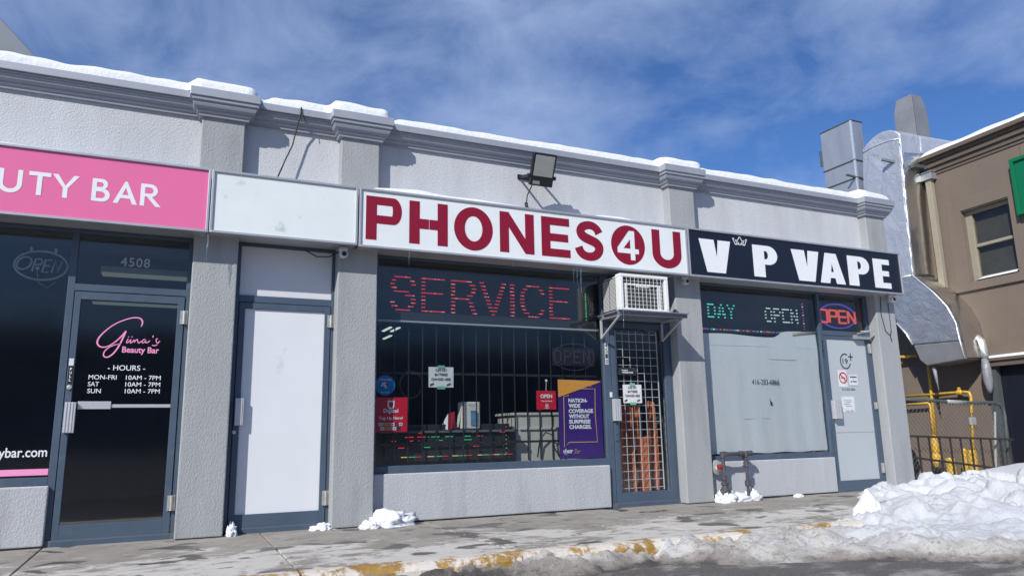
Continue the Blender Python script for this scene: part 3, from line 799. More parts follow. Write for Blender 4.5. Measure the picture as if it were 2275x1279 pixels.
# --- plain white door
t2 = frame_obj([(0.48, 0.520, 0.02, 2.66), (1.366, 1.395, 0.02, 2.66), (0.520, 1.366, 2.070, 2.135), (0.520, 1.366, 2.605, 2.66)], 'door_frame')
MB().box(0.520, 1.366, 0.158, 0.170, 2.135, 2.605).obj('transom_panel', 'transom_panel', t2)
d2 = door_leaf(0.525, 1.361, 0.045, 2.064, 0.052, 0.054, 0.118, 0.055, None, None)
MB().box(0.577, 1.307, 0.150, 0.165, 0.163, 2.009).obj('panel', 'white_panel', d2)
h = MB().box(0.532, 0.604, 0.085, 0.131, 0.940, 1.180)
for q in range(3): h.box(0.538+0.022*q, 0.548+0.022*q, 0.081, 0.085, 0.942, 1.178)
h.obj('handle', 'pull', d2, bevel=0.004)
hinge(d2, 1.364, 0.205, 0.335); hinge(d2, 1.364, 1.86, 1.98)
MB().lathe([(0.017, 0), (0.017, -0.012), (0.008, -0.014)], (0.535, 0.131, 0.880), 'y', 14).obj('lock', 'steel', d2)

# --- phone shop: window and glass door
w3 = frame_obj([(1.784, 1.828, 0.465, 2.66), (1.828, 4.455, 0.465, 0.535), (1.828, 4.455, 2.605, 2.66), (4.455, 4.545, 0.02, 2.66)], 'window_frame')
pane(w3, 1.828, 4.455, 0.535, 2.605)
pane(w3, 4.545, 5.37, 2.135, 2.605)
t3 = frame_obj([(5.370, 5.400, 0.02, 2.66), (4.545, 5.370, 2.075, 2.135), (4.545, 5.370, 2.605, 2.66)], 'door_frame')
d3 = door_leaf(4.550, 5.364, 0.045, 2.068, 0.058, 0.075, 0.112, 0.068, None, None)
pane(d3, 4.608, 5.289, 0.157, 2.0, 0.160)
h = MB().box(4.530, 4.622, 0.085, 0.131, 0.940, 1.183)
for q in range(3): h.box(4.538+0.028*q, 4.551+0.028*q, 0.081, 0.085, 0.942, 1.181)
h.obj('handle', 'pull', d3, bevel=0.004)
MB().box(4.552, 4.60, 0.124, 0.131, 0.72, 0.93).lathe([(0.014, 0.131), (0.014, 0.118)], (4.572, 0, 0.80), 'y', 12).obj('lock', 'frame', d3, bevel=0.002)
np_ = MB(); sbox(np_, 4.470, 4.512, 1.575, 1.825, 0.140, 0.002); np_.obj('number_plate', 'paper', w3)
nt_ = MB()
for i, c in enumerate('4510'): text(nt_, c, 4.475, 4.507, 1.766-0.061*i, 1.816-0.061*i, 0.1372, 0.008, d=0.0005)
nt_.obj('number_lettering', 'ink', w3)
sbox(MB(), 4.512, 4.545, 1.205, 1.262, 0.1395, 0.002).obj('white_sticker', 'paper', w3)
# security grid behind the door glass
gr = thing('security_grid', 'white welded wire grid behind the glass of the phone shop door', 'security grid', (4.93, 0.19, 0.16))
g_ = MB(); gx0, gx1, gz0, gz1 = 4.650, 5.225, 0.165, 1.975
for x in (gx0, gx1): g_.tube([(x, 0.19, gz0), (x, 0.19, gz1)], 0.0075, 6)
g_.objs('post', 'whitegrid', gr)
g_ = MB()
for i in range(1, 6):
    x = gx0+(gx1-gx0)*i/6; g_.tube([(x, 0.193, gz0), (x, 0.193, gz1)], 0.0042, 5)
for i in range(20):
    z = gz0+0.03+(gz1-gz0-0.06)*i/19; g_.tube([(gx0, 0.197, z), (gx1, 0.197, z)], 0.0042, 5)
g_.obj('wire_mesh', 'whitegrid', gr)
rebase(gr, (4.93, 0.19, 0.16))

# --- vape shop: window and door
w4 = frame_obj([(5.785, 5.845, 0.45, 2.66), (5.845, 7.862, 0.45, 0.515), (5.845, 7.862, 2.605, 2.66), (7.862, 7.915, 0.02, 2.66)], 'window_frame')
pane(w4, 5.845, 7.862, 0.515, 2.605)
t4 = frame_obj([(8.765, 8.82, 0.02, 2.66), (7.915, 8.765, 2.045, 2.110), (7.915, 8.765, 2.605, 2.66)], 'door_frame')
pane(t4, 7.915, 8.765, 2.11, 2.605)
d4 = door_leaf(7.920, 8.760, 0.045, 2.038, 0.040, 0.060, 0.098, 0.040, None, None)
MB().box(7.960, 8.700, 0.146, 0.160, 0.143, 1.998).obj('panel', 'grey_panel', d4)
h = MB().box(7.925, 8.050, 0.070, 0.131, 0.935, 1.175)
for q in range(3): h.box(7.933+0.04*q, 7.952+0.04*q, 0.066, 0.070, 0.937, 1.173)
h.obj('handle', 'pull', d4, bevel=0.004)
hinge(d4, 8.763, 0.215, 0.345); hinge(d4, 8.763, 1.82, 1.95); hinge(d4, 8.763, 1.06, 1.15)
cl = MB().box(8.46, 8.74, 0.075, 0.131, 2.005, 2.060); cl.bar((8.47, 0.06, 2.075), (8.75, 0.02, 2.120), 0.022, 0.016); cl.bar((8.75, 0.02, 2.12), (8.62, 0.13, 2.12), 0.02, 0.012)
cl.obj('closer', 'steel', d4, bevel=0.004)
nt_ = MB()
for i, c in enumerate('4512'): text(nt_, c, 7.874, 7.902, 1.928-0.061*i, 1.978-0.061*i, 0.1392, 0.03, d=0.0005)
nt_.obj('number_lettering', 'ink', w4)
ag = MB(); yv4 = 0.1455
ring = arc(8.288, 1.700, 0.092, 0.098, 60, 345, 40)
stroke(ag, ring, 0.017, yv4)
text(ag, '19', 8.235, 8.335, 1.663, 1.737, yv4, 0.012, d=0.0006)
sbox(ag, 8.350, 8.44, 1.755, 1.772, yv4, 0.001); sbox(ag, 8.387, 8.403, 1.71, 1.812, yv4, 0.0014)
text(MB(), '416-283-6866', 8.173, 8.42, 1.306, 1.340, yv4, 0.0, d=0.0006).obj('phone_lettering', 'ink', d4)
ag.obj('age_lettering', 'ink', d4)
sbox(MB(), 7.965, 8.695, 0.752, 0.760, 0.146, 0.001).obj('panel_seam', 'cream', d4)

# ------------------------------------------------------------------ paper and posters (on the inside or outside of glass and doors)
def paper(name, label, cat, x0, x1, z0, z1, y, matn, group=None, th=0.0012, tilt=0.0):
    t = thing(name, label, cat, ((x0+x1)/2, y, z0), group)
    mb = MB(); n = 6; vs = []
    # a slightly curled sheet
    for i in range(n+1):
        u = i/n
        for j in range(n+1):
            v = j/n
            c = 0.0025*math.sin(u*3.1)*math.cos(v*2.2)
            vs.append((x0+(x1-x0)*u+tilt*(z0+(z1-z0)*v-z0), y-c, z0+(z1-z0)*v))
    fs = [(i*(n+1)+j, (i+1)*(n+1)+j, (i+1)*(n+1)+j+1, i*(n+1)+j+1) for i in range(n) for j in range(n)]
    mb.add(vs, fs)
    o = mb.obj('sheet', matn, t)
    s = o.modifiers.new('thickness', 'SOLIDIFY'); s.thickness = th; s.offset = 0
    return t
def done(t, origin=None):
    rebase(t, tuple(t.location) if origin is None else origin)

def key_note(x0, x1, z0, z1, y, label):
    t = paper('notice', label, 'notice', x0, x1, z0, z1, y, 'paper', 'car key battery notices')
    W_, H_ = x1-x0, z1-z0
    k = MB(); yy = y-0.005
    text(k, 'CAR KEY', x0+W_*0.27, x0+W_*0.73, z0+H_*0.78, z0+H_*0.91, yy, 0.01, d=0.0004)
    text(k, 'BATTERIES', x0+W_*0.24, x0+W_*0.76, z0+H_*0.56, z0+H_*0.69, yy, 0.01, d=0.0004)
    text(k, 'CHANGED HERE', x0+W_*0.10, x0+W_*0.88, z0+H_*0.33, z0+H_*0.46, yy, 0.01, d=0.0004)
    for cx in (0.13, 0.80):
        for q in range(3): shape(k, [ell(x0+W_*(cx+0.05*(q-1)), z0+H_*(0.14+0.03*((q*7) % 3-1)), W_*0.032, H_*0.05, 12), ell(x0+W_*(cx+0.05*(q-1)), z0+H_*(0.14+0.03*((q*7) % 3-1)), W_*0.014, H_*0.022, 10)], yy, 0.0004)
    k.obj('lettering', 'ink', t)
    tp = MB(); sbox(tp, x0+W_*0.36, x0+W_*0.64, z1-H_*0.06, z1+H_*0.08, yy-0.001, 0.0006); sbox(tp, x0+W_*0.34, x0+W_*0.66, z0-H_*0.09, z0+H_*0.05, yy-0.001, 0.0006)
    tp.objs('tape', 'mint', t); done(t)
key_note(2.380, 2.650, 1.300, 1.508, 0.186, 'white car key batteries notice with mint tape in the phone shop window')
key_note(4.700, 4.955, 1.140, 1.350, 0.154, 'crumpled white car key batteries notice with mint tape on the phone shop door')

t = thing('sticker', 'round blue top up sticker above the red poster in the phone shop window', 'sticker', (1.93, 0.186, 1.22))
shape(MB(), [ell(1.930, 1.316, 0.100, 0.100, 40)], 0.186, 0.001).obj('disc', 'posterblue', t)
k = MB(); text(k, 'TOP UP HERE', 1.868, 1.993, 1.362, 1.380, 0.1845, 0.015, d=0.0004); text(k, 'Viva  Juba', 1.885, 1.975, 1.238, 1.250, 0.1845, 0.02, d=0.0004)
k.obj('lettering', 'white', t)
for j, mm in enumerate(('ink', 'posterred', 'white')):
    k = MB()
    for q in range(9):
        a_ = random.uniform(0, 6.28); r_ = random.uniform(0, 0.036)
        cx, cz = 1.928+r_*math.cos(a_)*1.1, 1.318+r_*math.sin(a_)
        sbox(k, cx-0.008, cx+0.008, cz-0.007, cz+0.007, 0.1848-0.0004*j, 0.0004)
    k.obj('print', mm, t)
done(t)

t = paper('poster', 'red square top up poster with small flags under the round blue sticker', 'poster', 1.832, 2.160, 0.860, 1.197, 0.187, 'posterred')
k = MB(); yy = 0.181
shape(k, [[(1.955, 1.165)]+[(1.955, 1.118)]+arc(1.990, 1.118, 0.035, 0.040, 180, 360, 14)+[(2.025, 1.165)], [(1.967, 1.150), (1.967, 1.122)]+arc(1.990, 1.122, 0.022, 0.025, 180, 360, 12)+[(2.013, 1.150)]], yy, 0.0004)
sbox(k, 1.965, 1.973, 1.174, 1.180, yy, 0.0006); sbox(k, 2.003, 2.011, 1.174, 1.180, yy, 0.0006)
text(k, 'Digicel', 1.915, 2.065, 1.035, 1.085, yy, 0.02, d=0.0004)
text(k, 'Top Up Here!', 1.868, 2.112, 0.972, 1.010, yy, 0.02, d=0.0004)
k.obj('lettering', 'white', t)
flagm = ['posterblue', 'ledpanel', 'white', 'greyvinyl', 'ink', 'paper']
fl = {}
for q in range(11):
    row = 0 if q < 6 else 1
    fx = 1.868+0.041*(q if row == 0 else q-6+0.45); fz = 0.918 if row == 0 else 0.878
    for s_, mm in enumerate((['white', 'orange', 'gold', 'white', 'ink', 'paper'][q % 6], ['ink', 'posterblue', 'posterred', 'ink', 'purple', 'posterblue'][(q*5+row) % 6])):
        fl.setdefault(mm, MB())
        if s_ == 0: sbox(fl[mm], fx, fx+0.036, fz, fz+0.030, yy, 0.0005)
        else: sbox(fl[mm], fx+0.008, fx+0.028, fz+0.009, fz+0.020, yy-0.0006, 0.0005)
for mm, mb in fl.items(): mb.obj('flag_print', mm, t)
done(t)

t = paper('hanging_sign', 'small red open sign hanging from a suction hook in the phone shop window', 'sign', 3.612, 3.852, 1.072, 1.275, 0.200, 'posterred')
k = MB(); text(k, 'OPEN', 3.660, 3.803, 1.195, 1.237, 0.193, 0.03, d=0.0004); text(k, 'Top Up Here!', 3.668, 3.800, 1.152, 1.172, 0.193, 0.02, d=0.0004); text(k, 'Digicel', 3.710, 3.762, 1.080, 1.094, 0.193, 0.02, d=0.0004)
shape(k, [[(3.720, 1.128), (3.720, 1.112)]+arc(3.736, 1.112, 0.016, 0.014, 180, 360, 10)+[(3.752, 1.128)], [(3.727, 1.122), (3.727, 1.113)]+arc(3.736, 1.113, 0.009, 0.008, 180, 360, 10)+[(3.745, 1.122)]], 0.193, 0.0004)
k.obj('lettering', 'white', t)
MB().tube([(3.731, 0.197, 1.275), (3.731, 0.186, 1.375)], 0.003, 5).obj('cord', 'whitegrid', t)
MB().lathe([(0.013, 0.182), (0.013, 0.190)], (3.731, 0, 1.385), 'y', 12).obj('suction_hook', 'white', t); done(t)

t = paper('poster', 'tall purple and amber poster with a speech bubble line in the phone shop window', 'poster', 3.872, 4.430, 0.543, 1.400, 0.188, 'purple')
yy = 0.182
o = MB(); shape(o, [[(3.873, 1.399), (4.40, 1.387), (4.425, 1.379), (3.873, 1.205)]], yy, 0.0005); o.obj('amber_corner', 'orange', t)
k = MB()
stroke(k, [(4.005, 1.225), (3.940, 1.215), (3.935, 0.850), (3.930, 0.665), (3.990, 0.718), (4.350, 0.715), (4.335, 1.02), (4.345, 1.300), (4.200, 1.300)], 0.010, yy-0.001)
stroke(k, [(4.200, 1.300), (4.140, 1.302)], 0.010, yy-0.0012)
stroke(k, [(3.905, 1.225), (3.905, 1.345), (4.30, 1.330)], 0.005, yy-0.001)
k.obj('bubble_line', 'gold', t)
k = MB(); zz = 1.150
for i, (s, wd) in enumerate((('NATION-', 0.243), ('WIDE', 0.148), ('COVERAGE', 0.312), ('WITHOUT', 0.260), ('SURPRISE', 0.272), ('CHARGES.', 0.284))):
    text(k, s, 3.998, 3.998+wd, 1.147-0.0575*i, 1.192-0.0575*i, yy-0.001, 0.045, d=0.0004)
text(k, 'chatr', 3.915, 4.035, 0.602, 0.650, yy-0.001, 0.03, d=0.0004); text(k, 'MOBILE', 3.925, 3.965, 0.585, 0.592, yy-0.001, 0.01, d=0.0004)
k.obj('lettering', 'white', t)
k = MB()
for i, s in enumerate(('YES', 'TO MORE', 'DATA')): text(k, s, 4.055, 4.055+[0.03, 0.075, 0.06][i], 0.632-0.018*i, 0.644-0.018*i, yy-0.001, 0.02, d=0.0004)
k.obj('small_lettering', 'gold', t); done(t)

t = paper('sticker', 'small black internet sticker on the phone shop door above the notice', 'sticker', 4.650, 4.890, 1.460, 1.545, 0.154, 'ink')
k = MB(); text(k, 'Freedom', 4.695, 4.775, 1.506, 1.522, 0.1475, 0.02, d=0.0004); text(k, 'WIRELESS PLANS', 4.695, 4.845, 1.480, 1.498, 0.1475, 0.02, d=0.0004)
k.obj('lettering', 'white', t); done(t)

# papered vape window
t = thing('window_paper', 'large pale grey paper sheets covering the inside of the vape shop window', 'window paper', (6.85, 0.192, 0.52))
pp = MB(); nx_, nz_ = 40, 30; vs = []
for i in range(nx_+1):
    for j in range(nz_+1):
        u, v = i/nx_, j/nz_
        top = 1.995+0.075*smooth01((u-0.6)/0.12)+0.012*math.sin(u*9)
        bot = 0.530+0.006*math.sin(u*23)
        xl = 5.925+0.02*(1-v)*0.6; xr = 7.835+0.006*math.sin(v*17)
        vs.append((xl+(xr-xl)*u, 0.192+0.003*math.sin(u*40+v*3)*(1-v)+0.002*math.sin(u*11), bot+(top-bot)*v))
fs = [(i*(nz_+1)+j, (i+1)*(nz_+1)+j, (i+1)*(nz_+1)+j+1, i*(nz_+1)+j+1) for i in range(nx_) for j in range(nz_)]
pp.add(vs, fs).obj('sheet', 'bigpaper', t, smooth=True)
k = MB(); text(k, '416-283-6866', 6.654, 7.111, 1.370, 1.438, 0.186, 0.0, d=0.0004); k.obj('lettering', 'ink', t)
k = MB(); shape(k, [[(6.925, 1.215), (6.938, 1.170), (6.965, 1.150), (6.968, 1.105), (6.935, 1.110), (6.930, 1.15)]], 0.187, 0.0004); k.obj('torn_hole', 'ink', t)
k = MB(); shape(k, [[(6.90, 0.532), (7.00, 0.532), (6.995, 0.64), (6.985, 0.60), (6.96, 0.56)], [(7.70, 0.54), (7.845, 0.54), (7.835, 0.9), (7.83, 1.25), (7.81, 1.5), (7.795, 1.75), (7.78, 1.75), (7.79, 1.3), (7.80, 0.9), (7.79, 0.62)]], 0.1865, 0.0004)
k.obj('torn_edge', 'paper', t)
k = MB(); pts = [(7.44+0.028*math.sin(i*1.3), 2.045+0.05*(i/14)) for i in range(2)]
k.tube([(7.42, 0.200, 2.035), (7.60, 0.196, 2.060), (7.84, 0.200, 2.075)], 0.022, 8); k.obj('rolled_edge', 'cream', t, smooth=True)
k = MB()
for zc in (1.86, ): sbox(k, 5.97, 7.78, zc, zc+0.004, 0.1875, 0.0006)
sbox(k, 6.95, 7.45, 1.70, 1.95, 0.1878, 0.0004); sbox(k, 6.47, 6.90, 0.95, 1.50, 0.1878, 0.0004)
k.obj('patch', 'bigpaper', t); done(t)

t = paper('notice', 'white no smoking notice with a red ring on the vape shop door', 'notice', 8.120, 8.285, 1.352, 1.580, 0.144, 'paper')
k = MB(); stroke(k, ell(8.205, 1.478, 0.068, 0.068, 40)+[(8.273, 1.478)], 0.014, 0.138); stroke(k, [(8.155, 1.528), (8.255, 1.428)], 0.013, 0.1375); k.obj('red_ring', 'posterred', t)
k = MB(); sbox(k, 8.165, 8.245, 1.472, 1.482, 0.1383, 0.0004); k.obj('print', 'ink', t); done(t)
t = paper('notice', 'small square white notice with two black lines beside the no smoking notice', 'notice', 8.315, 8.478, 1.378, 1.520, 0.142, 'paper')
for q, x0_, x1_, z_ in (('NO SMOKING', 8.335, 8.458, 1.482), ('NO VAPING', 8.340, 8.450, 1.420), ('or', 8.385, 8.400, 1.456)): text(MB(), q, x0_, x1_, z_, z_+(0.018 if q != 'or' else 0.010), 0.1365, 0.04, d=0.0004).obj('lettering', 'ink', t)
done(t)
t = paper('notice', 'creased white opening hours notice low on the vape shop door', 'notice', 8.140, 8.375, 1.020, 1.228, 0.144, 'paper')
k = MB(); text(k, '11AM - 9PM', 8.185, 8.335, 1.032, 1.048, 0.138, 0.02, d=0.0004)
for i in range(4): sbox(k, 8.175+0.03*(i % 2), 8.32-0.02*(i % 3), 1.175-0.025*i, 1.180-0.025*i, 0.1383, 0.0004)
k.obj('lettering', 'greyvinyl', t); done(t)

# ------------------------------------------------------------------ neon and LED signs
t = thing('neon_sign', 'unlit grey glass tube open sign in an oval hanging in the salon window', 'neon sign', (-1.075, 0.23, 2.17))
cx, cz, ry_ = -1.078, 2.305, 0.23
MB().tube([(cx+0.195*math.cos(R(a)), ry_, cz+0.125*math.sin(R(a))-0.0*a) for a in range(0, 360, 9)], 0.0095, 6, True).obj('oval_tube', 'tube', t, smooth=True)
k = MB()
def nl(pts, closed=False): k.tube([(cx+x+0.10*z*0, ry_, cz+z) for x, z in pts], 0.0085, 6, closed)
nl([(-0.125+0.05*math.cos(R(a))+0.015*math.sin(R(a)), 0.012+0.055*math.sin(R(a))) for a in range(0, 360, 20)], True)
nl([(-0.065, -0.055), (-0.045, 0.055), (-0.005, 0.055), (0.008, 0.035), (-0.003, 0.008), (-0.050, 0.002)])
nl([(0.075, 0.052), (0.028, 0.052), (0.010, -0.055), (0.058, -0.055)]); nl([(0.018, 0.0), (0.060, 0.0)])
nl([(0.080, -0.055), (0.100, 0.052), (0.125, -0.05), (0.150, 0.05)])
k.obj('letter_tube', 'tube', t, smooth=True)
k = MB().box(cx-0.04, cx-0.015, ry_, ry_+0.02, cz-0.035, cz-0.012)
k.tube([(cx-0.03, ry_+0.01, cz-0.03), (cx-0.01, ry_+0.01, cz-0.15), (cx+0.06, ry_+0.01, cz-0.19), (cx+0.115, ry_+0.01, cz-0.13)], 0.003, 5)
for q in (-0.08, 0.10): k.tube([(cx+q, ry_-0.02, cz+0.115), (cx+q, ry_-0.03, cz+0.15)], 0.012, 6)
k.obj('bracket', 'tube', t); done(t)

def led_text(rows_by_letter, spans, zt, pitch, y, mats, barh=0.009):
    out = [MB() for _ in mats]
    for letter, (x0, x1) in zip(rows_by_letter, spans):
        W_ = x1-x0
        for i, row in enumerate(letter):
            z = zt-pitch*i
            for (a, b) in row:
                xa, xb = x0+a*W_, x0+b*W_
                n = max(1, int(round((xb-xa)/0.020)))
                for q in range(n):
                    p0 = xa+(xb-xa)*q/n
                    mb = out[random.choices(range(len(mats)), [4]+[1]*(len(mats)-1))[0]]
                    mb.box(p0+0.002, p0+(xb-xa)/n-0.001, y-0.004, y, z-barh/2, z+barh/2)
    return out
Sg = [[(.15, .80)], [(.05, .22), (.76, .95)], [(0, .17), (.82, 1)], [(.03, .24)], [(.12, .72)], [(.58, .95)], [(.80, 1)], [(0, .17), (.82, 1)], [(.05, .28), (.70, .92)], [(.2, .78)]]
Eg = [[(0, 1)]]+[[(0, .17)]]*3+[[(0, .92)]]+[[(0, .17)]]*4+[[(0, 1)]]
Rg = [[(0, .80)], [(0, .16), (.72, .94)], [(0, .16), (.80, .98)], [(0, .16), (.76, .94)], [(0, .16), (.62, .84)], [(0, .72)], [(0, .16), (.68, .84)], [(0, .16), (.72, .90)], [(0, .16), (.77, .94)], [(0, .16), (.82, 1)]]
Vg = [[(0.045*i, 0.045*i+0.17), (0.83-0.045*i, 1-0.045*i)] for i in range(9)]+[[(.44, .56)]]
Ig = [[(0, 1)]]*10
Cg = [[(.24, .80)], [(.12, .30), (.78, .96)], [(.03, .2), (.84, 1)], [(0, .18)], [(0, .17)], [(0, .17)], [(.02, .2)], [(.06, .24), (.84, 1)], [(.14, .36), (.74, .94)], [(.32, .78)]]
t = thing('led_sign', 'wide dark LED panel spelling service in red across the phone shop window', 'LED sign', (3.16, 0.30, 1.98))
MB().box(1.850, 4.452, 0.246, 0.30, 1.985, 2.52).obj('panel', 'ledpanel', t, bevel=0.004)
MB().box(1.846, 4.456, 0.240, 0.304, 1.968, 1.984).obj('panel_edge', 'greyvinyl', t)
o = led_text([Sg, Eg, Rg, Vg, Ig, Cg, Eg], [(1.984, 2.256), (2.316, 2.577), (2.646, 2.944), (2.975, 3.291), (3.338, 3.394), (3.464, 3.765), (3.826, 4.092)], 2.440, 0.0385, 0.245, ['ledred', 'ledpinkish'])
o[0].obj('red_light', 'ledred', t); o[1].obj('hot_light', 'ledpinkish', t)
k = MB()
for i in range(10): k.box(4.298, 4.312, 0.241, 0.245, 2.385-0.033*i, 2.385-0.033*i+(0.02 if i % 3 else 0.012))
k.obj('green_light', 'ledgreen', t); done(t)

t = thing('led_sign', 'low dim LED board with broken red and green rows in the phone shop window', 'LED sign', (2.68, 0.36, 0.54))
MB().box(1.98, 3.36, 0.36, 0.42, 0.56, 0.93).obj('panel', 'ledpanel', t, bevel=0.004)
lr = {q: MB() for q in ('ledred', 'ledgreen', 'ledyellow')}
random.seed(11)
for z in (0.842, 0.805, 0.768, 0.735, 0.700):
    x = 2.05
    while x < 3.30:
        L_ = random.choice([0.02, 0.04, 0.07, 0.10])
        if random.random() < 0.42 and 2.02 < x < 3.28:
            c = 'ledgreen' if 2.36 < x < 2.90 else 'ledred'
            for q in range(max(1, int(L_/0.013))): lr[c].box(x+0.013*q, x+0.013*q+0.010, 0.355, 0.36, z-0.0045, z+0.0045)
        x += L_+random.choice([0.015, 0.03, 0.05])
for b0 in (2.15, 2.43, 2.70, 2.97, 3.17):
    for q in range(5):
        lr['ledyellow'].box(b0+0.014*q, b0+0.014*q+0.011, 0.355, 0.36, 0.603, 0.612); lr['ledgreen'].box(b0+0.08+0.014*q, b0+0.08+0.014*q+0.011, 0.355, 0.36, 0.603, 0.612)
        lr['ledred'].box(b0+0.15+0.014*q, b0+0.15+0.014*q+0.010, 0.355, 0.36, 0.604, 0.611)
for q in range(7): lr['ledgreen' if q % 2 else 'ledred'].box(3.31, 3.322, 0.355, 0.36, 0.62+0.045*q, 0.632+0.045*q)
for c, mb in lr.items(): mb.obj('light', c, t)
done(t)

dot = {'D': ['11110', '10001', '10001', '10001', '11110'], 'A': ['00100', '01010', '01010', '11011', '10001'], 'Y': ['10001', '01010', '00100', '00100', '00100'], 'O': ['01110', '10001', '10001', '10001', '01110'],
       'P': ['11110', '10001', '11110', '10000', '10000'], 'E': ['11111', '10000', '10000', '10000', '11111'], 'N': ['10001', '11001', '10101', '10011', '10001']}
t = thing('led_sign', 'dark LED panel with teal lettering above the paper in the vape shop window', 'LED sign', (6.85, 0.25, 2.03))
MB().box(5.86, 7.80, 0.246, 0.30, 2.03, 2.56).obj('panel', 'ledpanel', t, bevel=0.004)
def dots(mb, s, x0, x1, z0, z1, y=0.245, sz=0.024):
    n = len(s); cw = (x1-x0)/(n*6-1)
    for k_, ch in enumerate(s):
        for i, row in enumerate(dot[ch]):
            for j, c in enumerate(row):
                if c == '1':
                    cx_ = x0+cw*(k_*6+j+0.5); cz_ = z1-(z1-z0)*(i+0.5)/5
                    mb.box(cx_-sz*0.52, cx_+sz*0.52, y-0.004, y, cz_-sz*0.30, cz_+sz*0.30)
    return mb
dots(MB(), 'DAY', 6.075, 6.520, 2.200, 2.400).obj('teal_light', 'ledteal', t)
dots(MB(), 'OPEN', 7.022, 7.600, 2.185, 2.400).obj('white_light', 'ledwhite', t)
cs = {q: MB() for q in ('ledgreen', 'ledpurple', 'ledred', 'ledwhite')}
x = 5.93; seq = ['ledgreen', 'ledred', 'ledpurple', 'ledpurple', 'ledgreen', 'ledwhite', 'ledpurple', 'ledred']; i = 0
while x < 7.44:
    cs[seq[i % 8]].box(x, x+0.03, 0.241, 0.245, 2.056, 2.070); x += random.choice([0.036, 0.045, 0.06]); i += 1
for i in range(10): cs[['ledred', 'ledpurple', 'ledwhite'][i % 3]].box(7.690, 7.708, 0.241, 0.245, 2.12+0.038*i, 2.134+0.038*i)
for i in range(3): cs['ledred'].box(5.945, 5.985, 0.241, 0.245, 2.30+0.04*i, 2.312+0.04*i)
for c, mb in cs.items(): mb.obj('colour_light', c, t)
done(t)

t = thing('neon_sign', 'lit red open sign inside a blue oval above the vape shop door', 'neon sign', (8.33, 0.23, 2.15))
cx, cz, yy = 8.335, 2.325, 0.23
k = MB().box(cx-0.36, cx+0.36, yy+0.02, yy+0.035, cz-0.18, cz+0.19); k.obj('backing', 'ledpanel', t)
k = MB()
k.tube([(cx+0.345*math.cos(R(a)), yy+0.005, cz+0.010+0.168*math.sin(R(a))) for a in range(22, 160, 6)], 0.011, 6)
k.tube([(cx+0.345*math.cos(R(a)), yy+0.005, cz+0.010+0.168*math.sin(R(a))) for a in range(202, 340, 6)], 0.011, 6)
k.objs('blue_tube', 'neonblue', t, smooth=True)
k = MB()
def seg(p, q): k.tube([(cx+p[0], yy-0.005, cz+p[1]), (cx+q[0], yy-0.005, cz+q[1])], 0.014, 6)
X0 = -0.345; H_ = 0.085
for i in range(4):
    a = X0+i*0.178; b = a+0.135
    if i == 0: S_ = [((a, -H_), (a, H_)), ((a, H_), (b, H_)), ((b, H_), (b, -H_)), ((b, -H_), (a, -H_))]
    if i == 1: S_ = [((a, -H_), (a, H_)), ((a, H_), (b, H_)), ((b, H_), (b, 0)), ((b, 0), (a, 0))]
    if i == 2: S_ = [((a, -H_), (a, H_)), ((a, H_), (b, H_)), ((a, 0), (b, 0)), ((a, -H_), (b, -H_))]
    if i == 3: S_ = [((a, -H_), (a, H_)), ((a, H_), (b, -H_)), ((b, -H_), (b, H_))]
    for p, q in S_: seg(p, q)
k.obj('red_tube', 'neonred', t); done(t)

t = thing('led_sign', 'unlit dotted open sign in an oval in the window above the purple poster', 'LED sign', (4.12, 0.24, 1.50))
k = MB()
for a in range(0, 360, 8): k.lathe([(0.007, -0.004), (0.007, 0.004)], (4.115+0.265*math.cos(R(a)), 0.232, 1.658+0.150*math.sin(R(a))), 'y', 6)
for ch, x0 in zip('OPEN', (3.875, 4.000, 4.12, 4.245)):
    gx = {'O': ['0110', '1001', '1001', '1001', '1001', '1001', '0110'], 'P': ['1110', '1001', '1001', '1110', '1000', '1000', '1000'], 'E': ['1111', '1000', '1000', '1110', '1000', '1000', '1111'], 'N': ['1001', '1101', '1101', '1011', '1011', '1001', '1001']}[ch]
    for i, row in enumerate(gx):
        for j, c in enumerate(row):
            if c == '1': k.lathe([(0.008, -0.004), (0.008, 0.004)], (x0+0.024*j, 0.232, 1.722-0.021*i), 'y', 6)
k.obj('dot_light', 'dimdots', t)
MB().box(3.85, 4.39, 0.245, 0.255, 1.56, 1.76).obj('backing', 'black', t); done(t)

# ------------------------------------------------------------------ things inside the phone shop
t = thing('display_box', 'cream phone box with a printed handset leaning in the phone shop window', 'phone box', (2.92, 0.40, 0.87))
k = MB()
bx = [(2.79, 0.33), (3.02, 0.36), (3.00, 0.43), (2.78, 0.42)]
k.prism(bx, 0.878, 1.162, 'z'); k.obj('carton', 'cardboard', t, bevel=0.012)
k = MB(); sbox(k, 2.90, 2.975, 0.915, 1.07, 0.343, 0.006); k.obj('printed_phone', 'screenblue', t, bevel=0.006)
k = MB(); k.bar((2.76, 0.37, 0.90), (2.80, 0.36, 1.15), 0.06, 0.01); k.obj('flap', 'cardboard', t)
text(MB(), 'Galaxy A1', 2.87, 2.965, 1.122, 1.137, 0.337, 0.01, d=0.0005).obj('lettering', 'greyvinyl', t); done(t)
t = thing('tent_card', 'small red and white folded tent card beside the cream phone box', 'tent card', (2.66, 0.38, 0.86))
k = MB().add([(2.640, 0.33, 0.872), (2.735, 0.36, 0.885), (2.735, 0.38, 1.062), (2.650, 0.35, 1.04)], [(0, 1, 2, 3)]); o = k.obj('front_face', 'posterred', t); s = o.modifiers.new('t', 'SOLIDIFY'); s.thickness = 0.002
k = MB().add([(2.640, 0.331, 0.872), (2.590, 0.42, 0.90), (2.650, 0.351, 1.04)], [(0, 1, 2)]); o = k.obj('side_face', 'paper', t); s = o.modifiers.new('t', 'SOLIDIFY'); s.thickness = 0.002
done(t)
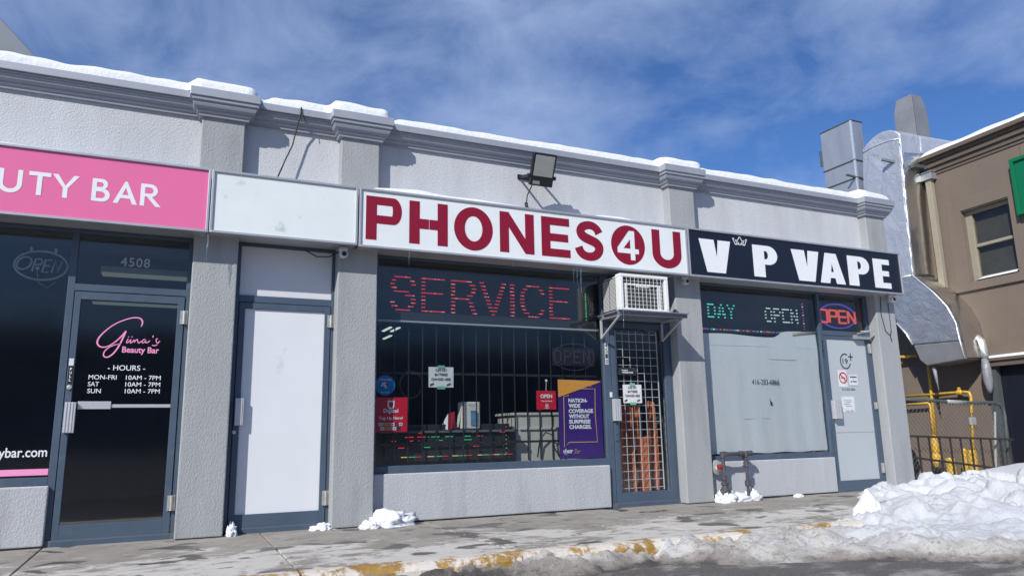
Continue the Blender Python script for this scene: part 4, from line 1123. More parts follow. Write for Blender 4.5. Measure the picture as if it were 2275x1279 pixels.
t = thing('counter', 'pale display counter behind the bars beside the purple poster', 'counter', (3.85, 0.75, 0.03))
MB().box(3.50, 4.42, 0.52, 1.0, 0.03, 1.02).obj('cabinet', 'counter', t, bevel=0.005)
MB().box(3.47, 4.45, 0.50, 1.02, 1.021, 1.05).box(3.55, 4.40, 0.50, 0.519, 0.86, 0.885).obj('top', 'counter', t, bevel=0.004)
done(t)
t = thing('window_ledge', 'grey ledge inside the phone shop window carrying the box and tent card', 'ledge', (2.7, 0.47, 0.03))
MB().box(1.83, 3.45, 0.43, 0.62, 0.05, 0.90).obj('front', 'dark', t); MB().box(1.83, 3.45, 0.325, 0.62, 0.845, 0.868).obj('shelf', 'dark', t); done(t)
t = thing('security_bars', 'dark upright security bars with two cross rails inside the phone shop window', 'security bars', (3.14, 0.31, 0.54))
for i in range(17):
    x = 1.905+0.150*i
    if x < 4.44: MB().box(x-0.005, x+0.005, 0.304, 0.316, 0.54, 1.965).obj('bar', 'bars', t)
for z in (0.735, 1.45): MB().box(1.84, 4.45, 0.317, 0.323, z-0.012, z+0.012).obj('rail', 'bars', t)
done(t)
t = thing('ring_lamp', 'dim grey ring shaped lamp hanging inside the phone shop window', 'ring lamp', (2.31, 0.6, 1.2))
MB().tube([(2.32+0.125*math.cos(R(a)), 0.6, 1.355+0.14*math.sin(R(a))) for a in range(0, 360, 10)], 0.012, 6, True).obj('ring', 'dimdots', t, smooth=True); done(t)
k = MB(); k.tube([(3.74, 0.46, 0.56), (3.77, 0.45, 0.75), (3.84, 0.44, 0.83), (3.92, 0.44, 0.80), (3.95, 0.45, 0.65), (4.02, 0.46, 0.56)], 0.008, 6)
tag(k.obj('cord', 'cable', smooth=True), 'black looped cord standing in front of the pale counter', 'cord')
t = thing('curtain', 'hanging orange cloth seen through the wire grid of the phone shop door', 'cloth', (4.95, 0.62, 0.1))
k = MB(); vs = []; n = 60
for i in range(n+1):
    u = i/n
    for z in (0.12, 0.4, 0.75, 1.14):
        vs.append((4.62+0.70*u, 0.42+0.05*math.sin(u*22)+0.03*math.sin(u*47+z*3), z+0.04*math.sin(u*9)))
k.add(vs, [(i*4+j, (i+1)*4+j, (i+1)*4+j+1, i*4+j+1) for i in range(n) for j in range(3) if not (12 < i < 17 or 30 < i < 37 or 50 < i < 54 or (j == 2 and (i < 9 or 40 < i < 48)))]).obj('drape', 'cloth', t, smooth=True); done(t)
for lab, x0, y0, z in (('long pale ceiling strip light just inside the salon transom', -0.75, 1.55, 2.575), ('second pale ceiling strip light deeper inside the salon', -1.0, 3.6, 2.60)):
    t = thing('ceiling_light', lab, 'ceiling light', (x0+0.6, y0, z), 'salon ceiling strip lights')
    MB().box(x0, x0+1.05, y0, y0+0.22, z-0.02, z+0.04).obj('housing', 'greyvinyl', t); MB().box(x0+0.01, x0+1.04, y0+0.01, y0+0.21, z-0.028, z-0.021).obj('diffuser', 'fluordim', t); done(t)
for lab, y0, nn in (('nearest ceiling light with three bright tubes inside the phone shop', 2.6, 3), ('second ceiling light with two tubes deeper inside the phone shop', 3.6, 2), ('farthest ceiling light seen as one short line inside the phone shop', 4.5, 1)):
    t = thing('ceiling_light', lab, 'ceiling light', (2.6, y0, 2.6), 'phone shop ceiling lights')
    x0 = 2.62+0.28*(y0-2.6)
    MB().box(x0-0.03, x0+0.45, y0-0.05, y0+0.5, 2.42, 2.46).obj('housing', 'dark', t)
    k = MB()
    for q in range(nn): k.box(x0+0.13*q, x0+0.13*q+0.04, y0, y0+0.45, 2.405, 2.418)
    k.objs('tube', 'fluor', t); done(t)

# ------------------------------------------------------------------ shop signs
SY = -0.18
def sign_box(name, label, x0, x1, z0, z1, face, rim=0.022, group='sign boxes along the shop fronts', cat='sign'):
    t = thing(name, label, cat, ((x0+x1)/2, 0, z0), group)
    MB().box(x0+0.012, x1-0.012, SY+0.010, WY-0.002, z0+0.012, z1-0.012).obj('cabinet', 'alu', t)
    MB().box(x0+rim, x1-rim, SY+0.004, SY+0.0095, z0+rim, z1-rim).obj('face', face, t)
    f = MB()
    f.prism([(x0, z0), (x1, z0), (x1-rim, z0+rim), (x0+rim, z0+rim)], SY-0.012, SY+0.03, 'y')
    f.prism([(x0, z1), (x0+rim, z1-rim), (x1-rim, z1-rim), (x1, z1)], SY-0.012, SY+0.03, 'y')
    f.prism([(x0, z0), (x0+rim, z0+rim), (x0+rim, z1-rim), (x0, z1)], SY-0.012, SY+0.03, 'y')
    f.prism([(x1, z0), (x1, z1), (x1-rim, z1-rim), (x1-rim, z0+rim)], SY-0.012, SY+0.03, 'y')
    f.obj('rim', 'alu', t, bevel=0.003)
    return t
LY = SY+0.003
s1 = sign_box('shop_sign', 'pink beauty bar shop sign with thin white capitals', -3.9, 0.205, 2.618, 3.213, 'pink')
k = MB()
zb, zt_ = 2.805, 3.003
def strokes_box(mb, pts, w): stroke(mb, pts, w, LY)
# U T Y  B A R in even geometric strokes
ww = 0.034
u0, u1 = -1.376, -1.212
stroke(k, [(u0+ww/2, zt_)]+[(p[0], p[1]) for p in arc((u0+u1)/2, zb+0.078, (u1-u0)/2-ww/2, 0.062, 180, 360, 18)]+[(u1-ww/2, zt_)], ww, LY)
sbox(k, -1.170, -1.015, zt_-ww, zt_, LY); sbox(k, -1.110, -1.075, zb, zt_-ww, LY)
shape(k, [[(-1.005, zt_), (-0.965, zt_), (-0.908, zb+0.105), (-0.852, zt_), (-0.812, zt_), (-0.891, zb+0.085), (-0.891, zb), (-0.925, zb), (-0.925, zb+0.085)]], LY)
shape(k, [[(-1.57, zb), (-1.53, zb), (-1.48, zt_), (-1.51, zt_)]], LY)
bx0 = -0.716
shape(k, [[(bx0, zb), (bx0, zt_)]+arc(bx0+0.070, zt_-0.047, 0.045, 0.047, 90, -70, 12)+arc(bx0+0.078, zb+0.057, 0.058, 0.057, 70, -90, 12),
          [(bx0+0.033, zt_-0.030)]+arc(bx0+0.066, zt_-0.051, 0.018, 0.021, 90, -90, 10)+[(bx0+0.033, zt_-0.072)],
          [(bx0+0.033, zb+0.086)]+arc(bx0+0.070, zb+0.057, 0.030, 0.029, 90, -90, 10)+[(bx0+0.033, zb+0.028)]], LY)
ax = -0.555
shape(k, [[(ax, zb), (ax+0.083, zt_), (ax+0.100, zt_), (ax+0.185, zb), (ax+0.147, zb), (ax+0.128, zb+0.048), (ax+0.055, zb+0.048), (ax+0.037, zb)], [(ax+0.067, zb+0.078), (ax+0.0915, zb+0.142), (ax+0.116, zb+0.078)]], LY)
rx = -0.350
shape(k, [[(rx, zb), (rx, zt_)]+arc(rx+0.075, zt_-0.058, 0.058, 0.058, 90, -75, 14)+[(rx+0.165, zb), (rx+0.123, zb), (rx+0.050, zb+0.086), (rx+0.034, zb+0.086), (rx+0.034, zb)],
          [(rx+0.034, zt_-0.030)]+arc(rx+0.072, zt_-0.058, 0.028, 0.028, 90, -90, 10)+[(rx+0.034, zt_-0.086)]], LY)
text(k, 'BEA', -1.95, -1.58, zb, zt_, LY, 0.0)
k.obj('lettering', 'white', s1); done(s1)

s2 = sign_box('shop_sign', 'blank stained white sign box above the plain white door', 0.213, 1.535, 2.622, 3.210, 'blankwhite'); done(s2)

s3 = sign_box('shop_sign', 'long white phone shop sign with dark red capitals and a disc', 1.548, 5.482, 2.612, 3.210, 'signwhite')
k = MB(); z0, z1 = 2.695, 3.137
def gP(x0, x1, st, bh):
    xm = x1-(bh/2)*0.62; zc = z1-bh/2
    return [[(x0, z0), (x0, z1)]+arc(xm, zc, x1-xm, bh/2, 90, -90, 18)+[(x0+st, z1-bh), (x0+st, z0)],
            [(x0+st, z1-0.085)]+arc(xm-0.015, zc, x1-xm-st*0.72, bh/2-0.085, 90, -90, 14)+[(x0+st, z1-bh+0.085)]]
shape(k, gP(1.615, 1.975, 0.108, 0.275), LY)
sbox(k, 2.052, 2.160, z0, z1, LY); sbox(k, 2.350, 2.458, z0, z1, LY); sbox(k, 2.160, 2.257, 2.855, 2.957, LY); sbox(k, 2.263, 2.350, 2.855, 2.957, LY)
shape(k, [ell(2.744, 2.911, 0.216, 0.232, 56), ell(2.744, 2.911, 0.098, 0.135, 48)], LY)
sbox(k, 3.040, 3.145, z0, z1, LY); sbox(k, 3.338, 3.443, z0, z1, LY)
shape(k, [[(3.1455, z1), (3.3375, z0+0.165), (3.3375, z0), (3.1455, z1-0.165)]], LY)
sbox(k, 3.533, 3.640, z0, z1, LY); sbox(k, 3.6405, 3.880, z1-0.088, z1, LY); sbox(k, 3.6405, 3.862, 2.868, 2.954, LY); sbox(k, 3.6405, 3.886, z0, z0+0.088, LY)
# S as a thick swept stroke
sc = [(4.262, 3.010), (4.235, 3.060), (4.180, 3.094), (4.110, 3.096), (4.045, 3.070), (4.018, 3.022), (4.035, 2.972), (4.090, 2.942), (4.160, 2.920), (4.225, 2.895), (4.262, 2.850), (4.250, 2.790), (4.205, 2.745), (4.135, 2.728), (4.062, 2.740), (4.012, 2.780), (3.992, 2.832)]
stroke(k, sc, [0.104, 0.096, 0.092, 0.092, 0.098, 0.106, 0.112, 0.112, 0.108, 0.112, 0.112, 0.106, 0.098, 0.094, 0.096, 0.102, 0.104], LY, smooth=2)
gd = [[(0.60, 0), (0.60, .22), (0, .22), (0, .40), (.56, 1), (.82, 1), (.82, .39), (1, .39), (1, .22), (.82, .22), (.82, 0)], [(.60, .39), (.60, .70), (.29, .39)]]
fx0, fx1, fz0, fz1 = 4.500, 4.790, 2.738, 3.085
shape(k, [ell(4.647, 2.912, 0.229, 0.231, 60)]+[[(fx0+(fx1-fx0)*a, fz0+(fz1-fz0)*b) for a, b in lp_] for lp_ in gd], LY)
shape(k, [[(4.980, z1)]+[(4.980, 2.85)]+arc(5.187, 2.850, 0.207, 0.168, 180, 360, 26)+[(5.394, z1), (5.283, z1)]+[(5.283, 2.86)]+arc(5.187, 2.860, 0.096, 0.078, 360, 180, 20)+[(5.091, z1)]], LY)
k.obj('lettering', 'red', s3); done(s3)

s4 = sign_box('shop_sign', 'black vape shop sign with white block capitals and a small crown', 5.492, 9.185, 2.612, 3.210, 'signblack')
k = MB(); z0, z1 = 2.684, 3.092
def fit(lps, x0, x1): return [[(x0+(x1-x0)*a, z0+(z1-z0)*b) for a, b in q] for q in lps]
gV = [[(0, 1), (.47, 1), (.545, .45), (.60, 1), (1, 1), (.79, 0), (.21, 0)]]
gA = [[(.26, 1), (.70, 1), (1, 0), (.64, 0), (.60, .18), (.41, .18), (.37, 0), (0, 0)], [(.45, .38), (.505, .68), (.56, .38)]]
gE = [[(0, 0), (0, 1), (1, 1), (1, .82), (.52, .82), (.52, .60), (.93, .60), (.93, .42), (.52, .42), (.52, .19), (1, .19), (1, 0)]]
gPb = [[(0, 0), (0, 1), (.62, 1)]+arc(.62, .70, .38, .30, 90, -90, 14)[1:]+[(.46, .40), (.46, 0)], [(.46, .83)]+arc(.52, .70, .10, .13, 90, -90, 8)+[(.46, .57)]]
shape(k, fit(gV, 5.665, 6.149), LY); shape(k, fit(gPb, 6.500, 6.903), LY); shape(k, fit(gV, 7.147, 7.630), LY)
shape(k, fit(gA, 7.625, 8.080), LY); shape(k, fit(gPb, 8.150, 8.558), LY); shape(k, fit(gE, 8.640, 8.960), LY)
k.obj('lettering', 'white', s4)
k = MB(); c0, c1, b0, b1 = 6.190, 6.420, 3.060, 3.175
def cp_(u, v): return (c0+(c1-c0)*u, b0+(b1-b0)*v)
for pts in ([(0, .78), (.18, .05), (.34, .05), (.20, .55), (0, .78)], [(1, .78), (.82, .05), (.66, .05), (.80, .55), (1, .78)], [(.5, 1), (.32, .45), (.5, .05), (.68, .45), (.5, 1)], [(.12, .62), (.30, .52), (.42, .05), (.20, .12)], [(.88, .62), (.70, .52), (.58, .05), (.80, .12)]):
    stroke(k, [cp_(*p) for p in pts], 0.010, LY)
k.obj('crown', 'white', s4); done(s4)
MB()
# wooden shim lying on the black sign
tag(MB().box(7.28, 7.46, -0.10, -0.02, 3.212, 3.240).obj('wood_block', 'brown', bevel=0.003), 'small brown wood block lying on top of the black vape sign', 'wood block')

# snow strips lying on the signs
def strip(x0, x1, zb_, hfun, label, y0=-0.185, y1=0.10):
    n = max(8, int((x1-x0)/0.05)); mb = MB(); vs = []; prof = 7
    for i in range(n+1):
        u = i/n; x = x0+(x1-x0)*u; h_ = max(0.001, hfun(u)*(0.85+0.35*noise.noise(Vector((x*3, 1, 2)))))
        for j in range(prof+1):
            a = math.pi*j/prof
            vs.append((x, (y0+y1)/2-(y1-y0)/2*math.cos(a)+0.006*noise.noise(Vector((x*6, j, 0))), zb_+h_*max(0.0, math.sin(a))**0.6))
    k = prof+1
    mb.add(vs, [(i*k+j, (i+1)*k+j, (i+1)*k+j+1, i*k+j+1) for i in range(n) for j in range(prof)])
    return tag(mb.obj('sign_snow', 'snow', smooth=True), label, 'snow', kind='stuff')
bump_ = lambda u: max(0.0, math.sin(math.pi*min(1, max(0, u))))**0.5
strip(-3.9, -0.62, 3.212, lambda u: 0.045*(1-u)**0.4, 'thin strip of snow on top of the pink sign')
strip(1.66, 3.45, 3.208, lambda u: 0.085*min(1, u*9)**0.6*(1-u)**0.55, 'long wedge of snow on the white phone sign above the letters P to N')
strip(4.20, 4.78, 3.208, lambda u: 0.055*bump_(u), 'small mound of snow on the white phone sign above the letter S')

# roof snow
xs = [-4.0+0.04*i for i in range(int((9.345+4.0)/0.04)+1)]
ds = [0, 0.008, 0.02, 0.04, 0.07, 0.11, 0.16, 0.22, 0.30, 0.42, 0.62, 1.0]
vs = []
for x in xs:
    cap = max(smooth01((x-(a-0.13))/0.06)*smooth01((b+0.135-x)/0.09) for a, b in PIL)
    yf = 0.012-0.112*cap+0.010*noise.noise(Vector((x*2.2, 0, 5)))
    th = 0.130+0.032*noise.noise(Vector((x*1.1, 2, 0)))+0.012*cap+0.018*noise.noise(Vector((x*4.5, 7, 0)))
    if 0.45 < x < 0.75: th *= 1-0.35*math.exp(-((x-0.66)/0.05)**2)
    if 1.80 < x < 2.2: th *= 1-0.25*math.exp(-((x-1.93)/0.08)**2)
    for a, b in PIL: th *= 1-0.40*math.exp(-((x-b-0.135)/0.05)**2)
    if x > 9.0: th *= max(0.02, 1-((x-9.0)/0.345)**2.2)
    th *= 1.0-0.12*smooth01((x-2.0)/1.0)*smooth01((5.0-x)/1.0)
    for d in ds:
        h_ = th*min(1.0, (d/0.13))**0.27 if d < 0.13 else th*(1+0.12*smooth01((d-0.13)/0.4))
        vs.append((x, yf+d, 4.0135+h_+0.006*noise.noise(Vector((x*6, d*12, 3)))*(1 if d > 0 else 0)))
L_ = len(ds)
fs = [(i*L_+j, (i+1)*L_+j, (i+1)*L_+j+1, i*L_+j+1) for i in range(len(xs)-1) for j in range(L_-1)]
tag(MB().add(vs, fs).obj('roof_snow', 'snow', smooth=True), 'thick white snow lying along the whole cornice of the shop building', 'snow', kind='stuff')

# ------------------------------------------------------------------ icicles
def icicle(x, y, z, L, r, label):
    mb = MB(); n = 9; path = []; rad = []
    for i in range(n+1):
        u = i/n
        path.append((x+0.006*math.sin(u*5+x*7)*u, y+0.004*math.cos(u*4+x), z-L*u)); rad.append(max(0.0012, r*(1-u)**0.8*(1+0.2*math.sin(u*19+x*3))))
    mb.tube(path, rad, 7)
    tag(mb.obj('icicle', 'ice', smooth=True), label, 'icicle', 'icicles under the signs')
icicle(0.210, -0.16, 2.620, 0.25, 0.013, 'thick icicle where the pink and blank signs meet')
icicle(2.060, -0.16, 2.612, 0.14, 0.008, 'icicle under the letter H of the phone sign')
icicle(3.200, -0.16, 2.612, 0.10, 0.006, 'short icicle under the letter N of the phone sign')
icicle(3.520, -0.16, 2.612, 0.07, 0.005, 'tiny icicle under the first E of the phone sign')
icicle(3.940, -0.14, 2.612, 0.20, 0.007, 'thinnest and shortest icicle of the cluster beside the air conditioner')
icicle(3.985, -0.14, 2.612, 0.24, 0.008, 'middle icicle of the cluster beside the air conditioner')
icicle(4.030, -0.14, 2.612, 0.36, 0.013, 'longest icicle of the cluster beside the air conditioner')
icicle(4.395, -0.39, 2.108, 0.14, 0.007, 'icicle hanging from the front corner of the air conditioner shelf')
icicle(4.42, -0.35, 2.07, 0.16, 0.006, 'thin longer icicle just behind the front corner of the air conditioner shelf')

# ------------------------------------------------------------------ air conditioner on its shelf
t = thing('air_conditioner', 'white boxy air conditioner with a wire grille on a shelf above the phone shop door', 'air conditioner', (4.67, -0.2, 2.105))
ax0, ax1, ay0, ay1, az0, az1 = 4.432, 5.080, -0.30, 0.20, 2.136, 2.546
k = MB()
k.box(ax0+0.02, ax1-0.02, ay0+0.08, 0.07, az0+0.01, az1-0.012)
k.box(ax0, ax1, ay0, ay0+0.10, az1-0.035, az1); k.box(ax0, ax1, ay0, ay0+0.10, az0, az0+0.022)
k.box(ax0, ax0+0.040, ay0+0.0005, ay0+0.0995, az0+0.022, az1-0.035); k.box(ax1-0.045, ax1, ay0+0.0005, ay0+0.0995, az0+0.022, az1-0.035)
k.obj('cabinet', 'acwhite', t, bevel=0.006)
MB().box(ax0+0.041, ax1-0.046, ay0+0.045, ay0+0.079, az0+0.023, az1-0.036).obj('coil', 'coil', t)
k = MB(); ix0, ix1, iz0, iz1 = ax0+0.075, ax1-0.095, az0+0.023, az1-0.105
k.box(ix0, ix0+0.022, ay0+0.020, ay0+0.044, iz0, iz1); k.box(ix1-0.038, ix1, ay0+0.020, ay0+0.044, iz0, iz1); k.box(ix0+0.022, ix1-0.038, ay0+0.021, ay0+0.044, iz1-0.02, iz1)
k.box(ix0+0.15, ix0+0.32, ay0+0.018, ay0+0.04, iz1-0.038, iz1-0.0195)
k.obj('inner_frame', 'acwhite', t, bevel=0.003)
k = MB()
for i in range(12):
    x = ax0+0.04+0.563*i/11; k.tube([(x, ay0+0.006, az0+0.02), (x, ay0+0.006, az1-0.033)], 0.0023, 5)
for i in range(9):
    z = az0+0.022+0.353*i/8; k.tube([(ax0+0.04, ay0+0.010, z), (ax1-0.045, ay0+0.010, z)], 0.0023, 5)
k.obj('grille', 'acwhite', t)
MB().box(ax0+0.006, ax0+0.0195, ay0+0.11, 0.065, az0+0.02, az1-0.03).obj('side_recess', 'coil', t)
MB().box(ax0+0.05, ax1-0.05, 0.071, 0.22, az0+0.04, az1-0.04).obj('sleeve', 'black', t)
k = MB()
for i in range(24):
    z = az0+0.025+0.0145*i
    k.box(ax0+0.002, ax0+0.0055, ay0+0.11, -0.075, z, z+0.006); k.box(ax0+0.002, ax0+0.0055, -0.06, 0.065, z, z+0.006)
k.obj('louvre', 'acwhite', t); done(t)

t = thing('air_conditioner_shelf', 'grey perforated metal shelf on two brackets carrying the air conditioner', 'shelf', (4.77, -0.2, 1.84))
k = MB(); k.box(4.38, 5.265, -0.345, 0.13, 2.112, 2.120)
k.obj('plate', 'shelfmetal', t)
k = MB(); k.box(4.345, 5.275, -0.365, -0.3455, 2.068, 2.120); k.box(4.345, 5.275, -0.395, -0.3655, 2.108, 2.120); k.box(4.38, 5.275, 0.0, 0.02, 2.07, 2.1115)
k.objs('angle_rail', 'shelfmetal', t, bevel=0.002)
k = MB()
for i in range(34): k.box(4.37+0.0265*i, 4.382+0.0265*i, -0.3665, -0.3645, 2.076, 2.088)
k.obj('perforation', 'ink', t)['kind'] = 'stuff'
for x in (4.425, 5.265):
    k = MB(); k.bar((x, 0.115, 2.085), (x, -0.34, 2.085), 0.024, 0.024); k.bar((x, 0.118, 2.07), (x, 0.118, 1.86), 0.024, 0.024); k.bar((x, -0.27, 2.075), (x, 0.11, 1.872), 0.022, 0.02)
    k.obj('bracket', 'armmetal', t, bevel=0.003)
done(t)

# ------------------------------------------------------------------ flood light
t = thing('flood_light', 'black square flood light with a pale lens on the wall above the phone sign', 'flood light', (3.52, 0.12, 3.5))
C0 = Vector((3.415, -0.305, 3.805)); ex = Vector((1, 0.02, 0.012)).normalized(); ez = Vector((-0.02, -0.20, 0.345)).normalized(); en = ex.cross(ez).normalized()*-1
# en points out of the lens (towards the viewer, downward)
if en.y > 0: en = -en
def fb(u0, u1, v0, v1, d0, d1, mb):
    pts = []
    for d in (d0, d1):
        for (u, v) in ((u0, v0), (u1, v0), (u1, v1), (u0, v1)): pts.append(C0+ex*u-ez*v+en*d)
    mb.add(pts, [(0, 1, 2, 3), (7, 6, 5, 4), (1, 0, 4, 5), (2, 1, 5, 6), (3, 2, 6, 7), (0, 3, 7, 4)]); return mb
k = fb(0, 0.28, 0, 0.36, -0.05, 0.0, MB())
for i in range(6): fb(0.02+0.042*i, 0.03+0.042*i, 0.03, 0.33, -0.085, -0.05, k)
k.obj('housing', 'black', t, bevel=0.006)
fb(0.022, 0.258, 0.022, 0.250, 0.0005, 0.004, MB()).obj('lens', 'lens', t, bevel=0.01)
fb(0.030, 0.115, 0.305, 0.342, 0.0005, 0.0015, MB()).obj('rating_label', 'greyvinyl', t)
k = MB(); a = C0+ex*(-0.012)-ez*0.26+en*-0.03; b = C0+ex*0.297-ez*0.26+en*-0.03; w0 = Vector((3.42, 0.115, 3.66)); w1_ = Vector((3.68, 0.115, 3.66))
k.bar(a, w0, 0.006, 0.034); k.bar(b, w1_, 0.006, 0.034); k.box(3.40, 3.70, 0.10, 0.12, 3.64, 3.69); k.lathe([(0.022, -0.02), (0.022, 0.02)], tuple(a), 'x', 10); k.lathe([(0.022, -0.02), (0.022, 0.02)], tuple(b), 'x', 10)
k.obj('bracket', 'black', t)
k = MB(); k.tube([tuple(C0+ex*0.05-ez*0.36+en*-0.04), (3.47, 0.02, 3.42), (3.49, 0.08, 3.36), (3.485, 0.09, 3.30), (3.51, 0.06, 3.212)], 0.007, 6)
k.tube([(3.485, 0.085, 3.36), (3.495, 0.08, 3.27)], 0.018, 6)
k.tube([(3.495, 0.08, 3.27), (3.53, 0.07, 3.27), (3.54, 0.06, 3.23), (3.50, 0.05, 3.214)], 0.004, 5); k.obj('lead', 'cable', t, smooth=True)
done(t)

# ------------------------------------------------------------------ cameras, cables
def camera_thing(x, y, z, label, matn, dirx=0.0, flip=1, r=0.045):
    t = thing('security_camera', label, 'security camera', (x, y, z), 'security cameras under the signs')
    MB().lathe([(r*0.9, 0.02), (r, 0.0), (r*0.9, -0.02), (r*0.5, -0.03)], (x, y, z+0.05), 'z', 16).obj('base', matn, t, smooth=True)
    k = MB(); k.lathe([(r*0.78, 0.035), (r*0.88, 0.0), (r*0.88, -0.030), (r*0.70, -0.040)], (x+dirx, y-0.01, z), 'y', 16); k.obj('body', matn, t, smooth=False, bevel=0.004)
    MB().lathe([(r*0.55, -0.041), (r*0.5, -0.047)], (x+dirx, y-0.01, z), 'y', 14).obj('lens', 'black', t); done(t)
camera_thing(1.43, -0.05, 2.550, 'black and white dome camera on the second pillar under the blank sign', 'camwhite')
camera_thing(5.50, -0.07, 2.560, 'white camera on the third pillar below the joint of the phone and vape signs', 'camwhite', r=0.04)
camera_thing(9.06, -0.07, 2.555, 'white camera with dangling wires on the end pillar under the vape sign', 'camwhite', r=0.042)
k = MB(); k.tube([(8.93, -0.01, 2.60), (8.90, -0.01, 2.35), (8.95, -0.01, 2.12), (9.03, -0.012, 2.06), (9.06, -0.012, 2.13), (9.05, -0.02, 2.52)], 0.005, 5)
k.tube([(9.03, -0.012, 2.06), (9.05, -0.012, 1.98)], 0.006, 5)
tag(k.obj('camera_wire', 'cable', smooth=True), 'loop of thin dark wire hanging on the end pillar', 'wire')
k = MB(); k.tube([(0.99, -0.006, 4.02), (0.985, -0.014, 3.96), (0.955, 0.02, 3.80), (0.925, 0.03, 3.63), (0.86, 0.02, 3.46), (0.775, 0.0, 3.208)], 0.008, 6)
k.tube([(0.985, -0.014, 3.97), (1.02, -0.012, 3.93), (1.03, -0.012, 3.88)], 0.004, 5)
tag(k.obj('cable', 'cable', smooth=True), 'black cable hanging from the snowy cornice to the blank sign', 'cable')
k = MB(); k.tube([(1.10, 0.10, 2.60), (1.20, 0.09, 2.545), (1.32, 0.08, 2.55), (1.41, 0.0, 2.60)], 0.006, 6)
tag(k.obj('cable', 'cable', smooth=True), 'black cable sagging to the dome camera over the plain white door', 'cable')

# ------------------------------------------------------------------ gas pipe with regulator
t = thing('gas_pipe', 'dark grey gas pipe loop with a valve standing against the wall under the papered window', 'gas pipe', (6.08, -0.06, 0))
py = -0.06
k = MB(); k.tube([(5.895, py, 0.06), (5.892, py, 0.53)], 0.022, 10); k.tube([(5.892, py, 0.545), (6.30, py, 0.540)], 0.022, 10); k.tube([(6.235, py, 0.04), (6.235, py, 0.53)], 0.017, 10)
k.tube([(6.30, py, 0.540), (6.32, 0.10, 0.54)], 0.02, 8)
k.obj('pipe', 'pipe', t, smooth=False)
k = MB()
for (x, z, ax) in ((5.892, 0.535, 'z'), (6.235, 0.535, 'z'), (6.235, 0.42, 'z'), (6.235, 0.20, 'z'), (5.892, 0.28, 'z')): k.lathe([(0.024, -0.035), (0.032, -0.03), (0.032, 0.03), (0.024, 0.035)], (x, py, z), 'z', 10)
for x in (6.17, 6.30, 5.92): k.lathe([(0.024, -0.03), (0.032, -0.026), (0.032, 0.026), (0.024, 0.03)], (x, py, 0.542), 'x', 10)
k.objs('fitting', 'pipe', t)
MB().lathe([(0.03, 0.03), (0.05, 0.07), (0.065, 0.10), (0.065, 0.115), (0.04, 0.14), (0.035, 0.17), (0.045, 0.18), (0.045, 0.20), (0.024, 0.21)], (5.895, py, 0.02), 'z', 12).obj('regulator', 'pipe', t)
MB().lathe([(0.026, -0.03), (0.032, 0.0), (0.022, 0.04)], (5.850, py+0.01, 0.400), 'x', 10).obj('valve', 'redcap', t)
done(t)
t = thing('gas_meter', 'round pale grey meter fixed low on the wall beside the third pillar', 'meter', (5.87, 0.06, 0.38))
MB().lathe([(0.05, 0.10), (0.085, 0.09), (0.090, 0.06), (0.080, 0.03), (0.05, 0.02)], (5.885, 0, 0.385), 'y', 20).obj('case', 'meter', t, smooth=False, bevel=0.004)
MB().lathe([(0.03, 0.02), (0.03, -0.02), (0.02, -0.03)], (5.875, 0, 0.385), 'y', 14).obj('boss', 'white', t); done(t)

# ------------------------------------------------------------------ neighbouring brown building (its wall runs towards the viewer)
nb = thing('brown_building', 'brown stucco two storey building with a snowy moulded roof edge beyond the alley', 'building', (14.0, 0, 0), rotz=-R(3.98))
# local: x into the building, y along the wall away from the viewer, z up
k = MB()
S1 = 2.52
k.box(0, 6, -2.6, 1.06, 2.06, 6.0); k.box(0, 6, 2.035, 3.6, 2.06, 6.0); k.box(0, 6, 1.06, 2.035, 2.06, 3.58); k.box(0, 6, 1.06, 2.035, 5.0, 6.0); k.box(0.35, 6, 1.06, 2.035, 3.58, 5.0)
k.box(0, 6, 1.985, 9.0, -0.13, 2.055); k.box(0.05, 6, 3.6005, 9.0, 2.06, 4.1)
k.obj('wall', 'brown', nb)
k = MB()
k.box(-0.045, 6.0, -2.6, S1+0.05, 6.001, 6.10); k.box(-0.02, 6.0, -2.6, S1+0.02, 5.935, 6.0005)
k.box(-0.09, 6.0, -2.6, S1+0.09, 6.101, 6.20); k.box(-0.13, 6.0, -2.6, S1+0.13, 6.201, 6.26); k.box(-0.19, 6.0, -2.6, S1+0.19, 6.261, 6.345)
k.obj('cornice', 'browntrim', nb, bevel=0.006)
k = MB()   # band and surround trims
k.box(-0.05, -0.001, 0.95, 2.34, 3.40, 3.56); k.box(-0.018, -0.001, 0.90, 1.06, 3.561, 5.25); k.box(-0.018, -0.001, 2.036, 2.34, 3.561, 5.25); k.box(-0.018, -0.001, 1.06, 2.036, 5.02, 5.25)
k.box(-0.02, -0.001, 0.60, 0.70, 2.2, 5.9)
k.obj('window_surround', 'brown', nb, bevel=0.004)
wf = MB(); wf.box(0.10, 0.20, 1.06, 2.035, 3.58, 3.66); wf.box(0.10, 0.20, 1.06, 2.035, 4.93, 5.0); wf.box(0.1005, 0.1995, 1.90, 2.035, 3.66, 4.93); wf.box(0.1005, 0.1995, 1.06, 1.12, 3.66, 4.93)
wf.box(0.11, 0.17, 1.12, 1.90, 4.25, 4.31)
wfo = wf.obj('window_frame', 'cream', nb, bevel=0.006)
MB().add([(0.15, 1.12, 3.66), (0.15, 1.90, 3.66), (0.15, 1.90, 4.93), (0.15, 1.12, 4.93)], [(0, 1, 2, 3)]).obj('pane', 'oldglass', wfo)
k = MB(); k.box(0.18, 0.20, 1.10, 1.95, 3.6, 3.9); k.box(0.22, 0.345, 1.06, 2.035, 3.581, 4.99); k.obj('blind', 'blind', wfo)
k = MB(); k.box(-0.10, 6, -2.6, 1.985, 2.0, 2.055); k.box(-0.06, 6, -2.6, 1.985, 1.90, 1.999); k.obj('lintel', 'browntrim', nb, bevel=0.005)
